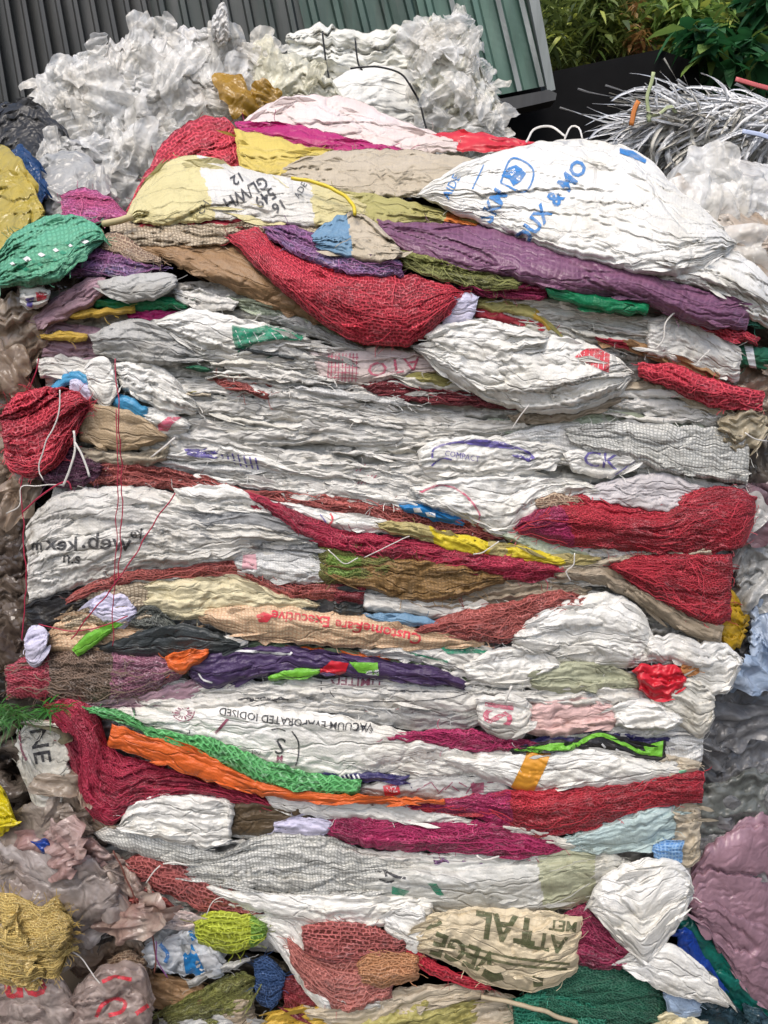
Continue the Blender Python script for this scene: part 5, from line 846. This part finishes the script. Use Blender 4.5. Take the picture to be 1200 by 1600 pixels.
# ------------------------------------------------------------------ corrugated metal walls
def metal(c, c2, name='painted_sheet_metal', st=.5):
    b = N(name); ob = b.n('TexCoord').outputs['Object']
    col = b.mix(b.ramp(b.noise(b.scale(ob, (14, 3, 1.4)), 1.0, 5, .65), .35, .7), rgb(c), rgb(c2))
    col = b.mix(b.math('MULTIPLY', b.ramp(b.noise(b.scale(ob, (30, 10, 3)), 1., 4, .7), .5, .75), st), col, (.05, .045, .04, 1))
    p = b.principled(Base_Color=col, Roughness=.45, Metallic=.15); return b.done(p.outputs[0])
def corr(label, quad, Y, per, amp, mat, seed, stripes=None):
    "corrugated sheet spanning the photo quad tl,tr,br,bl at distance Y (pairs)"
    q = pts(quad); Wd = np.hypot(*(q[1]-q[0])); nc = int(Wd/per); V = []; Fc = []; fm = []; rows = 14
    prof = [(0, 0), (.30, 0), (.40, 1), (.62, 1), (.72, 0)]; us = []
    for i in range(nc):
        for a, h in prof: us.append(((i+a)/nc, h))
    us.append((1, 0)); rs = np.random.RandomState(seed)
    Yl, Yr = Y
    for back in (0, .0015):
        for r in range(rows+1):
            v = r/rows
            for u, h in us:
                p = (q[0]*(1-u)+q[1]*u)*(1-v)+(q[3]*(1-u)+q[2]*u)*v
                V.append(P(p[0], p[1], Yl*(1-u)+Yr*u-h*amp+back+.006*math.sin(u*17+seed)*math.sin(v*5)))
    n = len(us); m = n*(rows+1)
    for r in range(rows):
        for i in range(n-1):
            a = r*n+i; Fc.append([a, a+1, a+n+1, a+n]); fm.append(1 if stripes and (i//5) in stripes and i % 5 == 2 else 0)
            a += m; Fc.append([a, a+n, a+n+1, a+1]); fm.append(0)
    for i in range(n-1):
        a = rows*n+i; Fc.append([a, a+1, a+1+m, a+m]); fm.append(0)
    V = np.array(V); c0 = V.mean(0); mats = mat if isinstance(mat, list) else [mat, mat]
    o = mesh_obj('corrugated_sheet', V-c0, Fc, mats, fm, smooth=False); o.location = c0
    return tag(o, label, 'metal sheet', 'corrugated metal sheets of the shed')
M1 = metal((.062, .063, .06), (.032, .036, .036)); M2 = metal((.055, .10, .08), (.035, .065, .052)); M3 = metal((.085, .16, .125), (.06, .12, .095), st=.25); M4 = metal((.24, .26, .25), (.16, .18, .17), st=.2)  # far left and darker green sheets: wall shade is put into their colour
corr('weathered grey corrugated sheet, deep shadow in its colour, at the far left', '-120,-60 225,-60 290,260 -70,260', (2.1, 2.0), 26, .035, M1, 1)
corr('dark grey green corrugated sheet above the film bale', '222,-60 455,-60 520,260 286,260', (1.99, 1.95), 30, .03, metal((.06, .062, .06), (.028, .045, .038)), 2)
corr('green corrugated sheet with shade in its colour behind the pressed sack bale', '452,-60 640,-60 700,170 510,190', (1.93, 1.90), 32, .03, M2, 3)
corr('pale green corrugated sheet with light stripes at the end of the wall', '636,-60 818,-60 864,132 690,166', (1.88, 1.82), 34, .03, [M3, M4], 4, stripes=(1, 3, 4))
def slab(name, label, cat, poly, Y0, Y1, mat, group=None, parent=None, kind=None):
    q = pts(poly); n = len(q); V = [P(x, y, Y0) for x, y in q]+[P(x, y, Y0)+np.array([0, Y1-Y0, 0]) for x, y in q]
    Fc = [list(range(n))]+[list(range(2*n-1, n-1, -1))]+[[i, i+n, (i+1) % n+n, (i+1) % n] for i in range(n)]
    V = np.array(V); c0 = V.mean(0); o = mesh_obj(name, V-c0, Fc, [mat], smooth=False); o.location = c0
    if label: tag(o, label, cat, group)
    if kind: o['kind'] = kind
    return o
slab('wall_trim', 'grey metal edge strip down the right end of the corrugated wall', 'trim', '815,-60 832,-60 868,140 856,144', 1.78, 1.86, M4)
slab('wall_trim', 'dark sill beam under the corrugated wall', 'trim', '688,172 858,140 870,146 868,156 780,176 700,188', 1.76, 1.84, metal((.05, .05, .048), (.03, .03, .03)))
BKM = plain((.006, .006, .0065), .9, .5, sc=6, bump=.6, name='soot_wall_dark_gap')
slab('black_wall', 'soot black low wall between the shed and the bushes', 'wall', '770,142 866,111 1030,77 1090,98 1120,330 770,330', 1.95, 2.15, BKM)
slab('black_wall', 'black slab coloured as the dark gap below the corrugated sheets', 'wall', '-140,165 60,135 120,150 560,190 800,165 800,360 -140,400', 2.3, 2.45, BKM)  # slab painted black for the darkness of the gap under the wall
# ------------------------------------------------------------------ ground
gm = plain((.10, .08, .06), .9, .5, sc=3, bump=.8, name='dirt'); r = 60
o = mesh_obj('ground', [(-r, -r, 0), (r, -r, 0), (r, r, 0), (-r, r, 0)], [[0, 1, 2, 3]], [gm], smooth=False); o['kind'] = 'structure'
# ------------------------------------------------------------------ bushes behind
def leafmat(c, c2, name='leaf'):
    b = N(name); ob = b.n('TexCoord').outputs['Object']; rnd = b.noise(ob, 9, 3)
    col = b.mix(b.ramp(rnd, .35, .65), rgb(c), rgb(c2)); p = b.principled(Base_Color=col, Roughness=.5)
    t = b.n('BsdfTranslucent', {'Color': col}); m = b.n('MixShader', {0: .35, 1: p.outputs[0], 2: t.outputs[0]}); return b.done(m.outputs[0])
def plant(label, cx, cy, rx, ry, Y, dY, n, L, wd, mats, seed, droop=.6, stems=7, cat='bush', name='bush'):
    rs = random.Random(seed); V = []; Fc = []; fm = []
    base = P(cx, cy+ry*1.4, Y)
    root = empty(name, base, label, cat, 'bushes behind the black wall')
    sV = []; sF = []
    clus = [(cx+rs.gauss(0, .5)*rx, cy+rs.gauss(0, .5)*ry, Y+rs.uniform(-dY, dY)) for _ in range(max(6, n//22))]
    for k in range(n):
        a, b_, c_ = clus[rs.randrange(len(clus))]
        x = a+rs.gauss(0, .16)*rx; y = b_+rs.gauss(0, .16)*ry; yy = c_+rs.gauss(0, .06)
        p = P(x, y, yy)-base; th = rs.uniform(0, 2*math.pi); l = L*rs.uniform(.5, 1.3); w = wd*rs.uniform(.6, 1.2)
        d = np.array([math.cos(th), math.sin(th), rs.uniform(-droop-.5, .5)]); d /= np.linalg.norm(d); s = np.cross(d, [rs.uniform(-.6, .6), rs.uniform(-.6, .6), 1]); s /= np.linalg.norm(s)+1e-6; up = np.cross(s, d)
        b0 = len(V); V += [p, p+d*l*.35+s*w+up*l*.03, p+d*l*.4, p+d*l*.35-s*w+up*l*.03, p+d*l*.75+s*w*.6-np.array([0, 0, l*.08]), p+d*l*.75-s*w*.6-np.array([0, 0, l*.08]), p+d*l-np.array([0, 0, l*.22])]
        m = 0 if rs.random() < .6 else rs.randrange(len(mats))
        for f in ([0, 2, 1], [0, 3, 2], [1, 2, 4], [2, 3, 5], [2, 5, 4], [4, 5, 6]): Fc.append([b0+i for i in f]); fm.append(m)
    o = mesh_obj('foliage', np.array(V), Fc, mats, fm); o.parent = root
    for k in range(stems):
        a, b_, c_ = clus[rs.randrange(len(clus))]; p1 = P(a, b_, c_)-base; p0 = np.array([rs.uniform(-.15, .15), rs.uniform(-.1, .1), 0]); b0 = len(sV)
        for j in range(6):
            t = j/5; c = p0*(1-t)+p1*t+np.array([math.sin(t*3)*.04, 0, 0]); rr = .012*(1-t*.7)
            for e in range(4): sV.append(c+rr*np.array([math.cos(e*1.57), math.sin(e*1.57), 0]))
            if j:
                for e in range(4): sF.append([b0+(j-1)*4+e, b0+(j-1)*4+(e+1) % 4, b0+j*4+(e+1) % 4, b0+j*4+e])
    o = mesh_obj('stem', np.array(sV), sF, [STEM]); o.parent = root
STEM = plain((.10, .09, .05), .7, .4)
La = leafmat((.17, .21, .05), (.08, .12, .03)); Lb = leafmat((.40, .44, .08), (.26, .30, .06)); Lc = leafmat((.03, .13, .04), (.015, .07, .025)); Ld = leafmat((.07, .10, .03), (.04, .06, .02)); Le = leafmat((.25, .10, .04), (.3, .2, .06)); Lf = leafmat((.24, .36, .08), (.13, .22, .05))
plant('thin leaved olive bush right behind the corrugated wall', 890, 50, 62, 75, 2.9, .35, 1500, .085, .010, [La, Lb, Ld, Ld], 1)
plant('yellow green bamboo like bush in the middle of the hedge', 965, 20, 55, 70, 2.8, .3, 1300, .10, .012, [La, Lb, Lf, Ld], 2)
plant('dry reddish twiggy plant between the two olive bushes', 1000, 65, 22, 50, 2.5, .15, 300, .07, .009, [Le, Lb, La], 3, stems=10)
plant('light green bush at the upper right', 1075, 25, 50, 50, 2.7, .3, 900, .11, .015, [Lf, Lb, La], 4)
plant('dark broad leaved bush in front at the right', 1115, 76, 52, 36, 2.15, .22, 520, .12, .026, [Lc, Lc, Ld, Lf], 5)
plant('deep green glossy bush at the far right edge', 1190, 70, 40, 65, 2.3, .25, 600, .13, .028, [Lc, Lc, Ld], 6)
plant('tall grassy plant leaning over the strapping heap', 1140, 55, 50, 45, 2.4, .2, 420, .16, .008, [Lf, Lb, La], 7, droop=1.2)
def hedge():
    rs = random.Random(5); V = []; Fc = []
    for k in range(9000):
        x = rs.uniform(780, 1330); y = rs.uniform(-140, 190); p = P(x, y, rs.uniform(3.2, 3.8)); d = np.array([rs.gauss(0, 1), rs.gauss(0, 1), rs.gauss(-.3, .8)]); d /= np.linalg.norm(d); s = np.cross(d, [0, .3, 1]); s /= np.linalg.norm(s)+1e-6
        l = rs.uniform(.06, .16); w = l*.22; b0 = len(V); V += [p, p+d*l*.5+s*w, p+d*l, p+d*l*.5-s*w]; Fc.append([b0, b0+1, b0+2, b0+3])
    V = np.array(V); c0 = V.mean(0); o = mesh_obj('hedge', V-c0, Fc, [Ld]); o.location = c0; tag(o, 'dense dark greenery filling the background at the upper right', 'greenery', kind='stuff')
    hill = mesh_obj('hillside', [(-1.5, 4.2, 0), (8, 4.2, 0), (8, 5.2, 5.5), (-1.5, 5.2, 5.5)], [[0, 1, 2, 3]], [plain((.02, .028, .012), .9, .6, sc=5, bump=1., name='dark_undergrowth')], smooth=False); hill['kind'] = 'structure'
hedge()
# grass tuft at left
plant('fresh green grass tuft growing out at the left edge', 16, 1112, 24, 17, -.03, .03, 190, .038, .0016, [leafmat((.05, .19, .03), (.03, .11, .02)), leafmat((.10, .25, .05), (.05, .15, .03))], 12, droop=.1, stems=3, cat='grass', name='grass_tuft')
bpy.data.objects['grass_tuft']['group'] = 'grass tufts in the bale'
plant('thin grass blades along the top of the crimson wedge', 80, 1104, 40, 8, -.035, .02, 90, .035, .0014, [leafmat((.06, .26, .03), (.03, .16, .02))], 13, droop=.1, stems=2, cat='grass', name='grass_tuft')
# ------------------------------------------------------------------ camera, light
cd = bpy.data.cameras.new('camera'); cam = bpy.data.objects.new('camera', cd); COL.objects.link(cam); SC.camera = cam
cam.location = CAM; cam.rotation_euler = (math.radians(90)-PIT, 0, 0); cd.sensor_fit = 'VERTICAL'; cd.sensor_height = 24; cd.lens = 24*F/1600; cd.clip_start = .05; cd.clip_end = 500
w = bpy.data.worlds.new('World'); SC.world = w; w.use_nodes = True; nt = w.node_tree; bg = nt.nodes['Background']
sky = nt.nodes.new('ShaderNodeTexSky'); sky.sky_type = 'NISHITA'; sky.sun_disc = False; SE, SR = math.radians(58), math.radians(200)
sky.sun_elevation = SE; sky.sun_rotation = SR; sky.air_density = 1.0; sky.dust_density = 4.0; sky.ozone_density = 1.0
nt.links.new(sky.outputs[0], bg.inputs[0]); bg.inputs[1].default_value = .15
sl = bpy.data.lights.new('sun', 'SUN'); sl.energy = 1.2; sl.angle = math.radians(28); sl.color = (1, .97, .92); so = bpy.data.objects.new('sun', sl); COL.objects.link(so)
dv = Vector((math.sin(SR)*math.cos(SE), math.cos(SR)*math.cos(SE), math.sin(SE))); so.rotation_euler = dv.to_track_quat('Z', 'Y').to_euler()
SC.view_settings.view_transform = 'Standard'; SC.view_settings.look = 'None'; SC.view_settings.exposure = .6; SC.view_settings.gamma = 1
